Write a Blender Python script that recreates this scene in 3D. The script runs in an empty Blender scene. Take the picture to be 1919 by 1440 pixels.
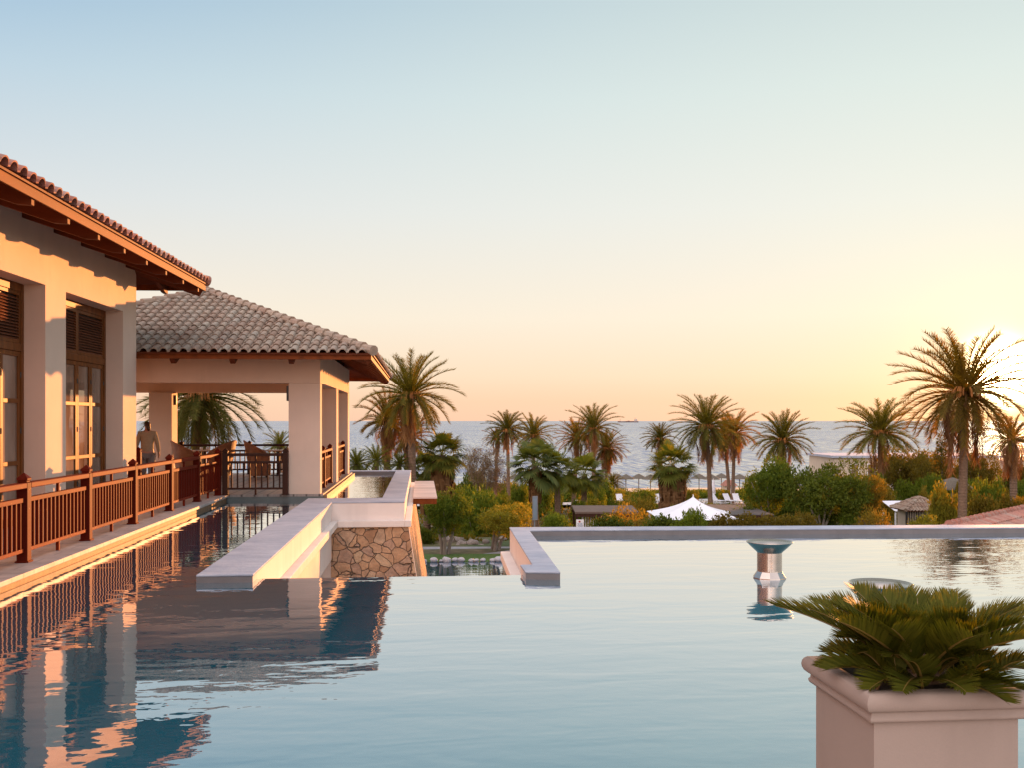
import bpy, bmesh, math, random
import numpy as np
from mathutils import Vector, Matrix
R = math.radians
random.seed(7)
SC = bpy.context.scene
COL = SC.collection

# ------------------------------------------------------------------ camera model (the photograph's) used to place real geometry
F = 1850.0; YAW = R(5.25); EYE = 1.87
SY, CY = math.sin(YAW), math.cos(YAW)
def D(px, py, Z):
    a = (px-959.5)/F*Z
    return Vector((SY*Z+CY*a, CY*Z-SY*a, EYE+(790-py)/F*Z))
def GP(px, py, z):
    return D(px, py, (EYE-z)*F/(py-790))
GY = [-80, 30, 37, 40, 44, 50, 60, 90, 120, 160, 174, 186, 420]
GZ = [-3.4, -3.4, -3.4, -3.3, -3.9, -4.7, -5.3, -6.9, -8.1, -9.7, -10.5, -11.6, -16]
def gz(y): return float(np.interp(y, GY, GZ))
SEA = -10.6

# ------------------------------------------------------------------ materials
def newmat(name):
    m = bpy.data.materials.new(name); m.use_nodes = True
    nt = m.node_tree; nt.nodes.clear()
    out = nt.nodes.new('ShaderNodeOutputMaterial')
    return m, nt, out
def N(nt, t, **kw):
    n = nt.nodes.new(t)
    for k, v in kw.items(): setattr(n, k, v)
    return n
def setin(n, **kw):
    for k, v in kw.items(): n.inputs[k.replace('_', ' ')].default_value = v
def c4(c): return (c[0], c[1], c[2], 1)
def ramp(nt, fac, stops, interp='LINEAR'):
    r = N(nt, 'ShaderNodeValToRGB'); r.color_ramp.interpolation = interp
    e = r.color_ramp.elements
    while len(e) < len(stops): e.new(0.5)
    for k, (p, c) in enumerate(stops): e[k].position = p; e[k].color = c4(c)
    nt.links.new(fac, r.inputs[0]); return r.outputs[0]
def coords(nt, scale=(1, 1, 1), kind='Object'):
    t = N(nt, 'ShaderNodeTexCoord'); m = N(nt, 'ShaderNodeMapping'); m.inputs['Scale'].default_value = scale
    nt.links.new(t.outputs[kind], m.inputs[0]); return m.outputs[0]
def noise(nt, vec, scale, detail=4, rough=.55, dist=0):
    n = N(nt, 'ShaderNodeTexNoise'); setin(n, Scale=scale, Detail=detail, Roughness=rough, Distortion=dist)
    nt.links.new(vec, n.inputs['Vector']); return n
def bump(nt, h, strength, dist, normal=None):
    b = N(nt, 'ShaderNodeBump'); setin(b, Strength=strength, Distance=dist)
    nt.links.new(h, b.inputs['Height'])
    if normal: nt.links.new(normal, b.inputs['Normal'])
    return b.outputs[0]
def mixc(nt, fac, a, b, mode='MIX'):
    m = N(nt, 'ShaderNodeMix', data_type='RGBA', blend_type=mode)
    for s, v in ((0, fac), (6, a), (7, b)):
        if hasattr(v, 'links') or hasattr(v, 'is_linked'): nt.links.new(v, m.inputs[s])
        else: m.inputs[s].default_value = v if s == 0 else c4(v)
    return m.outputs[2]
def math_(nt, op, a, b=None):
    m = N(nt, 'ShaderNodeMath', operation=op)
    for s, v in ((0, a), (1, b)):
        if v is None: continue
        if hasattr(v, 'is_linked'): nt.links.new(v, m.inputs[s])
        else: m.inputs[s].default_value = v
    return m.outputs[0]

def basic(name, col, rough=.6, var=.15, scale=4, bstr=.15, bscale=60, bdist=.01, metal=0, col2=None, stretch=(1, 1, 1), island=0, spec=.5, kind='Object'):
    m, nt, out = newmat(name)
    p = N(nt, 'ShaderNodeBsdfPrincipled')
    v = coords(nt, stretch, kind)
    n = noise(nt, v, scale, 6, .6)
    a = tuple(c*(1-var) for c in col); b = col2 or tuple(min(1, c*(1+var)) for c in col)
    cc = ramp(nt, n.outputs[0], [(.3, a), (.7, b)])
    if island:
        g = N(nt, 'ShaderNodeNewGeometry')
        k = ramp(nt, g.outputs['Random Per Island'], [(0, (1-island,)*3), (1, (1+island,)*3)])
        cc = mixc(nt, 1.0, cc, k, 'MULTIPLY')
    nt.links.new(cc, p.inputs['Base Color'])
    setin(p, Roughness=rough, Metallic=metal); p.inputs['Specular IOR Level'].default_value = spec
    if bstr:
        n2 = noise(nt, v, bscale, 5, .6)
        nt.links.new(bump(nt, n2.outputs[0], bstr, bdist), p.inputs['Normal'])
    nt.links.new(p.outputs[0], out.inputs[0]); return m

def leafmat(name, c1, c2, trans=.35, rough=.5, tcol=None):
    m, nt, out = newmat(name)
    g = N(nt, 'ShaderNodeNewGeometry'); oi = N(nt, 'ShaderNodeObjectInfo')
    cc = ramp(nt, g.outputs['Random Per Island'], [(0, c1), (1, c2)])
    k = ramp(nt, oi.outputs['Random'], [(0, (.8, .8, .8)), (1, (1.2, 1.12, 1.0))])
    cc = mixc(nt, 1.0, cc, k, 'MULTIPLY')
    p = N(nt, 'ShaderNodeBsdfPrincipled'); setin(p, Roughness=rough+.1); p.inputs['Specular IOR Level'].default_value = .12
    nt.links.new(cc, p.inputs['Base Color'])
    t = N(nt, 'ShaderNodeBsdfTranslucent')
    tc = mixc(nt, 1.0, cc, tcol or (2.2, 1.7, .5), 'MULTIPLY'); nt.links.new(tc, t.inputs[0])
    mx = N(nt, 'ShaderNodeMixShader'); mx.inputs[0].default_value = trans
    nt.links.new(p.outputs[0], mx.inputs[1]); nt.links.new(t.outputs[0], mx.inputs[2])
    nt.links.new(mx.outputs[0], out.inputs[0]); return m

M = {}
M['plaster'] = basic('cream_plaster', (.66, .48, .36), .8, .06, 2.2, .12, 90, .006)
M['plaster_pav'] = basic('beige_plaster', (.62, .475, .38), .8, .06, 2.0, .15, 80, .006)
M['white'] = basic('white_render', (.74, .68, .64), .75, .08, 3, .25, 30, .008)
M['coping'] = basic('weathered_white_coping', (.33, .37, .45), .7, .18, 4, .4, 24, .014, col2=(.46, .48, .54))
M['wood'] = basic('red_brown_wood', (.10, .011, .005), .5, .3, 6, .2, 30, .004, stretch=(1, 1, .12), island=.25, spec=.06)
M['rail_wood'] = basic('varnished_rail_wood', (.14, .017, .006), .5, .3, 7, .2, 25, .003, stretch=(1, .15, 1), island=.2, spec=.06)
M['dark_wood'] = basic('dark_stained_wood', (.045, .017, .010), .5, .3, 8, .15, 40, .003, stretch=(1, 1, .15), spec=.15)
M['eave_wood'] = basic('eave_timber', (.17, .042, .009), .6, .3, 5, .2, 30, .004, stretch=(1, .1, 1), island=.15, spec=.12)
M['rafter_wood'] = basic('rafter_timber', (.13, .032, .011), .6, .25, 5, .15, 30, .004, stretch=(.1, 1, 1), spec=.15)
M['door_wood'] = basic('varnished_door_wood', (.165, .058, .016), .4, .4, 6, .12, 40, .003, stretch=(1, 1, .12), spec=.1)
M['slat_wood'] = basic('shutter_wood', (.15, .05, .022), .4, .3, 8, .1, 40, .003, stretch=(1, .1, 1))
M['deck'] = None
M['chrome'] = basic('polished_steel', (.50, .45, .40), .24, .12, 4, .05, 14, .01, metal=1)
M['black'] = basic('black_metal', (.02, .02, .022), .4, .2, 10, 0)
M['planter'] = basic('cream_planter_stucco', (.315, .245, .225), .75, .09, 2.5, .22, 260, .0015)
M['soil'] = basic('dark_soil', (.05, .035, .022), .95, .4, 30, .6, 90, .02)
M['wicker'] = None
M['trunk'] = basic('palm_bark', (.17, .105, .065), .9, .35, 9, .6, 16, .05, stretch=(1, 1, 2.5))
M['bark'] = basic('grey_bark', (.20, .17, .14), .9, .3, 12, .5, 40, .02, stretch=(1, 1, .3))
M['dead'] = leafmat('dry_fronds', (.17, .085, .035), (.30, .17, .08), .3, .7, (1.6, 1.1, .6))
M['fruit'] = basic('fruit_stalks', (.42, .16, .03), .6, .3, 9, 0, island=.3)
M['palm'] = leafmat('palm_green', (.062, .076, .014), (.14, .125, .026), .38, .45)
M['palm2'] = leafmat('palm_olive', (.082, .072, .014), (.17, .125, .028), .5, .5, (2.4, 1.6, .4))
M['fan'] = leafmat('fan_palm_green', (.075, .105, .018), (.155, .165, .032), .38, .42)
M['fanblue'] = leafmat('fan_palm_blue', (.075, .115, .035), (.15, .175, .055), .33, .45)
M['leaf_dark'] = leafmat('dark_leaves', (.048, .080, .010), (.105, .135, .02), .38)
M['leaf_mid'] = leafmat('green_leaves', (.065, .115, .012), (.14, .185, .025), .4)
M['leaf_yellow'] = leafmat('yellow_green_leaves', (.11, .13, .016), (.23, .21, .03), .4)
M['leaf_orange'] = leafmat('orange_leaves', (.115, .105, .015), (.24, .18, .03), .42)
M['leaf_grey'] = leafmat('grey_brown_leaves', (.10, .085, .055), (.19, .14, .10), .3, .7, (1.6, 1.2, .8))
M['leaf_brown'] = leafmat('brown_green_leaves', (.078, .075, .012), (.16, .125, .022), .42)
M['cycad'] = leafmat('cycad_green', (.065, .08, .008), (.12, .125, .016), .3, .5, (1.7, 1.3, .3))
M['rachis'] = basic('cycad_rib', (.20, .13, .03), .4, .2, 9, 0)
M['skin'] = basic('skin', (.42, .22, .15), .55, .06, 20, 0)
M['hair'] = basic('dark_hair', (.045, .017, .010), .5, .3, 30, .3, 90, .004)
M['shirt'] = basic('beige_shirt', (.33, .26, .17), .85, .1, 20, .3, 60, .006)
M['trousers'] = basic('grey_trousers', (.20, .18, .17), .85, .1, 20, .3, 60, .006)
M['canvas'] = basic('white_canvas', (.74, .74, .78), .8, .04, 3, .1, 20, .01)
M['thatch'] = basic('grey_thatch', (.12, .10, .075), .95, .3, 12, .5, 30, .03)
M['slat_grey'] = basic('weathered_grey_boards', (.10, .09, .085), .8, .3, 6, .2, 30, .01)
M['pergola'] = basic('brown_roof_felt', (.13, .085, .065), .85, .2, 4, .2, 20, .01)
M['white_paint'] = basic('white_paint', (.75, .75, .75), .5, .05, 6, 0)
M['house'] = basic('beige_house_render', (.52, .43, .33), .85, .08, 2, .1, 40, .01)
M['rock'] = basic('garden_rock', (.24, .20, .17), .9, .35, 3, .8, 8, .06)
M['pebble'] = basic('pale_pebble', (.45, .44, .46), .7, .2, 6, .4, 16, .03)
M['path'] = basic('grey_paving', (.28, .27, .29), .85, .15, 3, .3, 20, .01)
M['grass'] = basic('lawn_green', (.06, .12, .015), .95, .35, 8, .7, 40, .03)
M['sand'] = basic('beach_sand', (.42, .35, .27), .95, .12, 2, .3, 20, .02)
M['red'] = basic('red_enamel', (.35, .03, .02), .5, .1, 5, 0)
M['blue'] = basic('blue_paint', (.04, .10, .25), .5, .1, 5, 0)
M['ship'] = basic('ship_hull', (.20, .13, .12), .7, .2, .05, 0)
M['ship_white'] = basic('ship_superstructure', (.50, .42, .38), .7, .1, .05, 0)
M['metal_grey'] = basic('grey_metal', (.30, .31, .33), .45, .1, 6, 0, metal=.6)

def pitted(name, a, b_, c_):
    m, nt, out = newmat(name); v = coords(nt)
    n = noise(nt, v, 1.6, 6, .62); n2 = noise(nt, v, 14, 5); n3 = noise(nt, coords(nt, (.6, 5, 1)), 3, 5)
    cc = ramp(nt, n.outputs[0], [(.32, a), (.68, b_)])
    cc = mixc(nt, 1.0, cc, ramp(nt, n3.outputs[0], [(.3, (.82, .82, .84)), (.7, (1.1, 1.1, 1.08))]), 'MULTIPLY')
    vo = N(nt, 'ShaderNodeTexVoronoi'); setin(vo, Scale=6.5); nt.links.new(v, vo.inputs['Vector'])
    sz = math_(nt, 'MULTIPLY', n2.outputs[0], .17)
    pit = math_(nt, 'LESS_THAN', vo.outputs['Distance'], math_(nt, 'SUBTRACT', sz, .04))
    cc = mixc(nt, pit, cc, c_)
    p = N(nt, 'ShaderNodeBsdfPrincipled'); setin(p, Roughness=.75); nt.links.new(cc, p.inputs['Base Color'])
    nt.links.new(bump(nt, n2.outputs[0], .45, .012), p.inputs['Normal']); nt.links.new(p.outputs[0], out.inputs[0]); return m
M['coping'] = pitted('weathered_blue_coping', (.29, .33, .41), (.44, .46, .52), (.07, .08, .10))
def plaster(name, col, stain):
    m, nt, out = newmat(name); v = coords(nt)
    n = noise(nt, v, .9, 5, .6); n2 = noise(nt, coords(nt, (1, 1, .12)), 2.2, 6, .65); n3 = noise(nt, v, 120, 4)
    cc = ramp(nt, n.outputs[0], [(.3, tuple(c*.93 for c in col)), (.7, tuple(c*1.05 for c in col))])
    cc = mixc(nt, ramp(nt, n2.outputs[0], [(.52, (0, 0, 0)), (.8, (.38, .38, .38))]), cc, stain)
    p = N(nt, 'ShaderNodeBsdfPrincipled'); setin(p, Roughness=.85); p.inputs['Specular IOR Level'].default_value = .3; nt.links.new(cc, p.inputs['Base Color'])
    h = math_(nt, 'ADD', n3.outputs[0], math_(nt, 'MULTIPLY', noise(nt, v, 5, 3).outputs[0], 2.0))
    nt.links.new(bump(nt, h, .2, .006), p.inputs['Normal']); nt.links.new(p.outputs[0], out.inputs[0]); return m
M['plaster'] = plaster('cream_plaster', (.70, .54, .43), (.52, .42, .35))
M['plaster_pav'] = plaster('beige_plaster', (.72, .56, .45), (.52, .41, .33))
M['white'] = plaster('white_render', (.74, .67, .62), (.50, .45, .42))
M['planter'] = plaster('cream_planter_stucco', (.35, .278, .235), (.23, .185, .155))
def make_special():
    # roof tiles
    for nm, base in (('tiles', ((.26, .165, .115), (.36, .275, .205), (.30, .195, .14), (.37, .315, .25))), ('tiles_red', ((.30, .12, .085), (.42, .20, .15), (.36, .15, .11), (.40, .25, .2)))):
        m, nt, out = newmat('roof_'+nm)
        g = N(nt, 'ShaderNodeNewGeometry')
        cc = ramp(nt, g.outputs['Random Per Island'], [(0, base[0]), (.35, base[1]), (.7, base[2]), (1, base[3])])
        v = coords(nt); n = noise(nt, v, 9, 6, .65); n3 = noise(nt, v, 1.3, 3)
        k = ramp(nt, n.outputs[0], [(.3, (.72, .72, .72)), (.7, (1.15, 1.15, 1.13))])
        cc = mixc(nt, 1.0, cc, k, 'MULTIPLY')
        cc = mixc(nt, ramp(nt, n3.outputs[0], [(.5, (0, 0, 0)), (.75, (.5, .5, .5))]), cc, (.30, .29, .25))
        p = N(nt, 'ShaderNodeBsdfPrincipled'); setin(p, Roughness=.85)
        nt.links.new(cc, p.inputs['Base Color'])
        n2 = noise(nt, v, 55, 5); nt.links.new(bump(nt, n2.outputs[0], .4, .008), p.inputs['Normal'])
        nt.links.new(p.outputs[0], out.inputs[0]); M[nm] = m
    # crazy-paved stone
    m, nt, out = newmat('rubble_stone')
    v = coords(nt)
    nz = noise(nt, v, 2.2, 3); add = N(nt, 'ShaderNodeVectorMath', operation='MULTIPLY_ADD')
    nt.links.new(nz.outputs['Color'], add.inputs[0]); add.inputs[1].default_value = (.22, .22, .22); nt.links.new(v, add.inputs[2])
    vo = N(nt, 'ShaderNodeTexVoronoi', feature='DISTANCE_TO_EDGE'); setin(vo, Scale=4.2); nt.links.new(add.outputs[0], vo.inputs['Vector'])
    vc = N(nt, 'ShaderNodeTexVoronoi', feature='F1'); setin(vc, Scale=4.2); nt.links.new(add.outputs[0], vc.inputs['Vector'])
    sep = N(nt, 'ShaderNodeSeparateColor'); nt.links.new(vc.outputs['Color'], sep.inputs[0])
    st = ramp(nt, sep.outputs[0], [(0, (.36, .20, .11)), (.35, (.54, .33, .19)), (.7, (.42, .27, .19)), (1, (.54, .37, .23))])
    n = noise(nt, v, 11, 6, .65)
    st = mixc(nt, 1.0, st, ramp(nt, n.outputs[0], [(.3, (.7, .7, .7)), (.7, (1.2, 1.2, 1.2))]), 'MULTIPLY')
    edge = ramp(nt, vo.outputs['Distance'], [(.008, (0, 0, 0)), (.03, (1, 1, 1))])
    cc = mixc(nt, edge, (.17, .115, .075), st)
    p = N(nt, 'ShaderNodeBsdfPrincipled'); setin(p, Roughness=.85); nt.links.new(cc, p.inputs['Base Color'])
    hh = math_(nt, 'ADD', math_(nt, 'MULTIPLY', edge, 1.0), math_(nt, 'MULTIPLY', n.outputs[0], .5))
    nt.links.new(bump(nt, hh, 1.0, .06), p.inputs['Normal']); nt.links.new(p.outputs[0], out.inputs[0]); M['stone'] = m
    # deck stone slabs
    m, nt, out = newmat('deck_slabs')
    v = coords(nt)
    br = N(nt, 'ShaderNodeTexBrick', offset=.5); setin(br, Scale=1.0, Mortar_Size=.006, Brick_Width=.6, Row_Height=.3)
    br.inputs['Color1'].default_value = (.46, .41, .38, 1); br.inputs['Color2'].default_value = (.38, .34, .32, 1); br.inputs['Mortar'].default_value = (.2, .18, .17, 1)
    nt.links.new(v, br.inputs['Vector'])
    n = noise(nt, v, 5, 6); cc = mixc(nt, 1.0, br.outputs[0], ramp(nt, n.outputs[0], [(.3, (.8, .8, .8)), (.7, (1.12, 1.12, 1.12))]), 'MULTIPLY')
    p = N(nt, 'ShaderNodeBsdfPrincipled'); setin(p, Roughness=.5); nt.links.new(cc, p.inputs['Base Color'])
    nt.links.new(bump(nt, n.outputs[0], .15, .01), p.inputs['Normal']); nt.links.new(p.outputs[0], out.inputs[0]); M['deck'] = m
    # ledge stone (side of the deck)
    M['ledge'] = basic('pool_edge_limestone', (.21, .125, .06), .6, .32, 8, .4, 50, .008)
    # pavilion floor boards
    m, nt, out = newmat('pale_deck_boards')
    v = coords(nt); w = N(nt, 'ShaderNodeTexWave', wave_type='BANDS', bands_direction='X'); setin(w, Scale=1.1, Distortion=0); nt.links.new(v, w.inputs['Vector'])
    n = noise(nt, coords(nt, (6, .5, 1)), 3, 5)
    cc = ramp(nt, n.outputs[0], [(.3, (.26, .22, .20)), (.7, (.38, .33, .30))])
    gap = ramp(nt, w.outputs['Fac'], [(.02, (.3, .3, .3)), (.08, (1, 1, 1))]); cc = mixc(nt, 1.0, cc, gap, 'MULTIPLY')
    p = N(nt, 'ShaderNodeBsdfPrincipled'); setin(p, Roughness=.45); nt.links.new(cc, p.inputs['Base Color']); nt.links.new(p.outputs[0], out.inputs[0]); M['boards'] = m
    # wicker
    m, nt, out = newmat('brown_wicker')
    v = coords(nt); w = N(nt, 'ShaderNodeTexWave', wave_type='BANDS', bands_direction='Z'); setin(w, Scale=14, Distortion=1.5); nt.links.new(v, w.inputs['Vector'])
    n = noise(nt, v, 7, 4); cc = ramp(nt, n.outputs[0], [(.3, (.20, .075, .028)), (.7, (.34, .14, .055))])
    p = N(nt, 'ShaderNodeBsdfPrincipled'); setin(p, Roughness=.5); nt.links.new(cc, p.inputs['Base Color'])
    nt.links.new(bump(nt, w.outputs['Fac'], .5, .012), p.inputs['Normal']); nt.links.new(p.outputs[0], out.inputs[0]); M['wicker'] = m
    # glass pane
    m, nt, out = newmat('door_glass')
    v = coords(nt); n = noise(nt, v, 1.1, 2)
    p = N(nt, 'ShaderNodeBsdfPrincipled'); setin(p, Roughness=.02, IOR=1.9)
    nt.links.new(ramp(nt, noise(nt, coords(nt, (1, 1, .35)), 1.3, 3).outputs[0], [(.35, (.12, .075, .05)), (.65, (.30, .22, .17))]), p.inputs['Base Color'])
    nt.links.new(bump(nt, n.outputs[0], .12, .03), p.inputs['Normal']); nt.links.new(p.outputs[0], out.inputs[0]); M['glass'] = m
    # mirror-calm pool water
    def water(name, body, a, b, s1, s2, pw):
        m, nt, out = newmat(name)
        v1 = coords(nt, (.55, 1.7, 1)); v2 = coords(nt, (1, 1.25, 1))
        n1 = noise(nt, v1, s1, 2, .5, .4); n2 = noise(nt, v2, s2, 2, .5, .2)
        h = math_(nt, 'ADD', math_(nt, 'MULTIPLY', n1.outputs[0], a), math_(nt, 'MULTIPLY', n2.outputs[0], b))
        nr = bump(nt, h, 1.0, 1.0)
        lw = N(nt, 'ShaderNodeLayerWeight'); lw.inputs[0].default_value = .5; nt.links.new(nr, lw.inputs['Normal'])
        fac = ramp(nt, lw.outputs['Facing'], [(.0, (.03,)*3), (.4, (.12,)*3), (.67, (.40,)*3), (.73, (.52,)*3), (.83, (.76,)*3), (.92, (.93,)*3), (1, (1,)*3)])
        d = N(nt, 'ShaderNodeBsdfDiffuse'); d.inputs[0].default_value = c4(body)
        g = N(nt, 'ShaderNodeBsdfGlossy'); g.inputs['Roughness'].default_value = .0; g.inputs[0].default_value = (.98, .98, 1, 1)
        nt.links.new(nr, g.inputs['Normal'])
        mx = N(nt, 'ShaderNodeMixShader'); nt.links.new(fac, mx.inputs[0]); nt.links.new(d.outputs[0], mx.inputs[1]); nt.links.new(g.outputs[0], mx.inputs[2])
        nt.links.new(mx.outputs[0], out.inputs[0]); return m
    M['pool'] = water('pool_water', (.020, .140, .195), .0052, .0011, 1.45, 5.5, 2.1)
    M['lowpool'] = water('lower_pool_water', (.01, .12, .21), .004, .0015, 2, 6, 1.6)
    # sea
    m, nt, out = newmat('sea_water')
    v = coords(nt, (.55, 1, 1))
    n1 = noise(nt, v, .10, 5, .6, .3); n2 = noise(nt, v, .55, 4, .6); n3 = noise(nt, coords(nt, (.25, 1, 1)), .012, 3)
    h = math_(nt, 'ADD', math_(nt, 'MULTIPLY', n1.outputs[0], 2.6), math_(nt, 'MULTIPLY', n2.outputs[0], .5))
    nr = bump(nt, h, 1.0, 1.0)
    d = N(nt, 'ShaderNodeBsdfDiffuse'); g = N(nt, 'ShaderNodeBsdfGlossy'); g.inputs['Roughness'].default_value = .2
    nt.links.new(ramp(nt, n3.outputs[0], [(.35, (.10, .155, .29)), (.65, (.13, .19, .32))]), d.inputs[0])
    nt.links.new(nr, g.inputs['Normal']); nt.links.new(nr, d.inputs['Normal'])
    ns = noise(nt, coords(nt, (.75, .085, 1)), 1.0, 4, .65); nb = noise(nt, coords(nt, (.012, .004, 1)), 1.0, 3)
    mx = N(nt, 'ShaderNodeMixShader'); nt.links.new(math_(nt, 'ADD', ramp(nt, ns.outputs[0], [(.36, (.25,)*3), (.62, (1.0,)*3)]), math_(nt, 'MULTIPLY', math_(nt, 'SUBTRACT', nb.outputs[0], .5), .5)), mx.inputs[0]); nt.links.new(d.outputs[0], mx.inputs[1]); nt.links.new(g.outputs[0], mx.inputs[2])
    nt.links.new(mx.outputs[0], out.inputs[0]); M['sea'] = m
    # terrain
    m, nt, out = newmat('garden_ground')
    v = coords(nt); n = noise(nt, v, .35, 6, .6); n2 = noise(nt, v, 3, 6)
    cc = ramp(nt, n.outputs[0], [(.38, (.05, .075, .018)), (.52, (.09, .085, .03)), (.65, (.17, .12, .07))])
    cc = mixc(nt, 1.0, cc, ramp(nt, n2.outputs[0], [(.3, (.6, .6, .6)), (.7, (1.3, 1.3, 1.3))]), 'MULTIPLY')
    p = N(nt, 'ShaderNodeBsdfPrincipled'); setin(p, Roughness=.95); nt.links.new(cc, p.inputs['Base Color'])
    nt.links.new(bump(nt, n2.outputs[0], .8, .1), p.inputs['Normal']); nt.links.new(p.outputs[0], out.inputs[0]); M['terrain'] = m
make_special()

# ------------------------------------------------------------------ mesh building
OFF = {}
class MB:
    def __init__(s): s.v = []; s.f = []; s.sm = []
    def add(s, vs, fs, M_=None):
        b = len(s.v)
        s.v += [(M_ @ Vector(p))[:] if M_ is not None else tuple(p) for p in vs]
        s.f += [tuple(i+b for i in f) for f in fs]; return s
    def box(s, x0, x1, y0, y1, z0, z1, M_=None):
        return s.add([(x, y, z) for z in (z0, z1) for y in (y0, y1) for x in (x0, x1)],
                     [(0, 2, 3, 1), (4, 5, 7, 6), (0, 1, 5, 4), (2, 6, 7, 3), (0, 4, 6, 2), (1, 3, 7, 5)], M_)
    def prism(s, poly, z0, z1, M_=None):
        n = len(poly)
        vs = [(x, y, z0) for x, y in poly]+[(x, y, z1) for x, y in poly]
        fs = [tuple(reversed(range(n))), tuple(range(n, 2*n))]+[(i, (i+1) % n, (i+1) % n+n, i+n) for i in range(n)]
        return s.add(vs, fs, M_)
    def tube(s, pts, rad, n=8, cap=True, M_=None):
        pts = [Vector(p) for p in pts]
        if not hasattr(rad, '__len__'): rad = [rad]*len(pts)
        vs = []; fs = []
        for i, p in enumerate(pts):
            t = (pts[min(i+1, len(pts)-1)]-pts[max(i-1, 0)]).normalized()
            a = t.cross(Vector((0, 0, 1)) if abs(t.z) < .9 else Vector((1, 0, 0))).normalized(); b = t.cross(a)
            for k in range(n):
                an = 2*math.pi*k/n
                vs.append(p+(a*math.cos(an)+b*math.sin(an))*rad[i])
        for i in range(len(pts)-1):
            for k in range(n):
                fs.append((i*n+k, i*n+(k+1) % n, (i+1)*n+(k+1) % n, (i+1)*n+k))
        if cap:
            fs.append(tuple(range(n-1, -1, -1))); e = (len(pts)-1)*n; fs.append(tuple(range(e, e+n)))
        return s.add(vs, fs, M_)
    def lathe(s, prof, n=32, M_=None, a0=0, a1=2*math.pi):
        full = abs(a1-a0-2*math.pi) < 1e-6; m = n if full else n+1
        vs = [(r*math.cos(a0+(a1-a0)*k/n), r*math.sin(a0+(a1-a0)*k/n), z) for r, z in prof for k in range(m)]
        fs = []
        for i in range(len(prof)-1):
            for k in range(n):
                k2 = (k+1) % m
                fs.append((i*m+k, i*m+k2, (i+1)*m+k2, (i+1)*m+k))
        return s.add(vs, fs, M_)
    def build(s, name, mat, parent=None, smooth=False, bevel=0, mats=None):
        off = OFF.get(parent.name, Vector((0, 0, 0))) if parent else Vector((0, 0, 0))
        me = bpy.data.meshes.new(name)
        me.from_pydata([(p[0]-off.x, p[1]-off.y, p[2]-off.z) for p in s.v], [], s.f); me.update()
        me.materials.append(mat)
        if smooth: me.shade_smooth()
        o = bpy.data.objects.new(name, me); COL.objects.link(o)
        if parent: o.parent = parent; OFF[o.name] = off
        if bevel:
            b = o.modifiers.new('soft_edges', 'BEVEL'); b.width = bevel; b.segments = 2; b.limit_method = 'ANGLE'; b.angle_limit = R(40)
        return o
def npmesh(name, V, Fq, mat, smooth=False):
    V = np.asarray(V, dtype=np.float32); Fq = np.asarray(Fq, dtype=np.int32)
    me = bpy.data.meshes.new(name)
    k = Fq.shape[1]
    me.vertices.add(len(V)); me.vertices.foreach_set('co', V.ravel())
    me.loops.add(Fq.size); me.loops.foreach_set('vertex_index', Fq.ravel())
    me.polygons.add(len(Fq)); me.polygons.foreach_set('loop_start', np.arange(0, Fq.size, k, dtype=np.int32))
    me.update(calc_edges=True); me.validate()
    me.materials.append(mat)
    return me
def thing(name, label, cat, loc=(0, 0, 0), rz=0, group=None, local=False):
    o = bpy.data.objects.new(name, None); COL.objects.link(o)
    o.empty_display_size = .2
    o.location = loc; o.rotation_euler = (0, 0, rz)
    o['label'] = label; o['category'] = cat
    if group: o['group'] = group
    OFF[o.name] = Vector((0, 0, 0)) if local else Vector(loc)
    return o
def tag(o, label, cat, group=None):
    o['label'] = label; o['category'] = cat
    if group: o['group'] = group
    return o
def struct(o, kind='structure'): o['kind'] = kind; return o
def inst(name, me, parent, loc=(0, 0, 0), rz=0, sc=(1, 1, 1), mat=None, rot=None):
    o = bpy.data.objects.new(name, me); COL.objects.link(o)
    if parent: o.parent = parent
    o.location = loc; o.rotation_euler = rot or (0, 0, rz); o.scale = sc
    if mat is not None:
        o.material_slots[0].link = 'OBJECT'; o.material_slots[0].material = mat
    return o
def copy_tree(o, parent=None):
    c = o.copy(); COL.objects.link(c); c.parent = parent
    for ch in list(o.children): copy_tree(ch, c)
    return c

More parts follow.
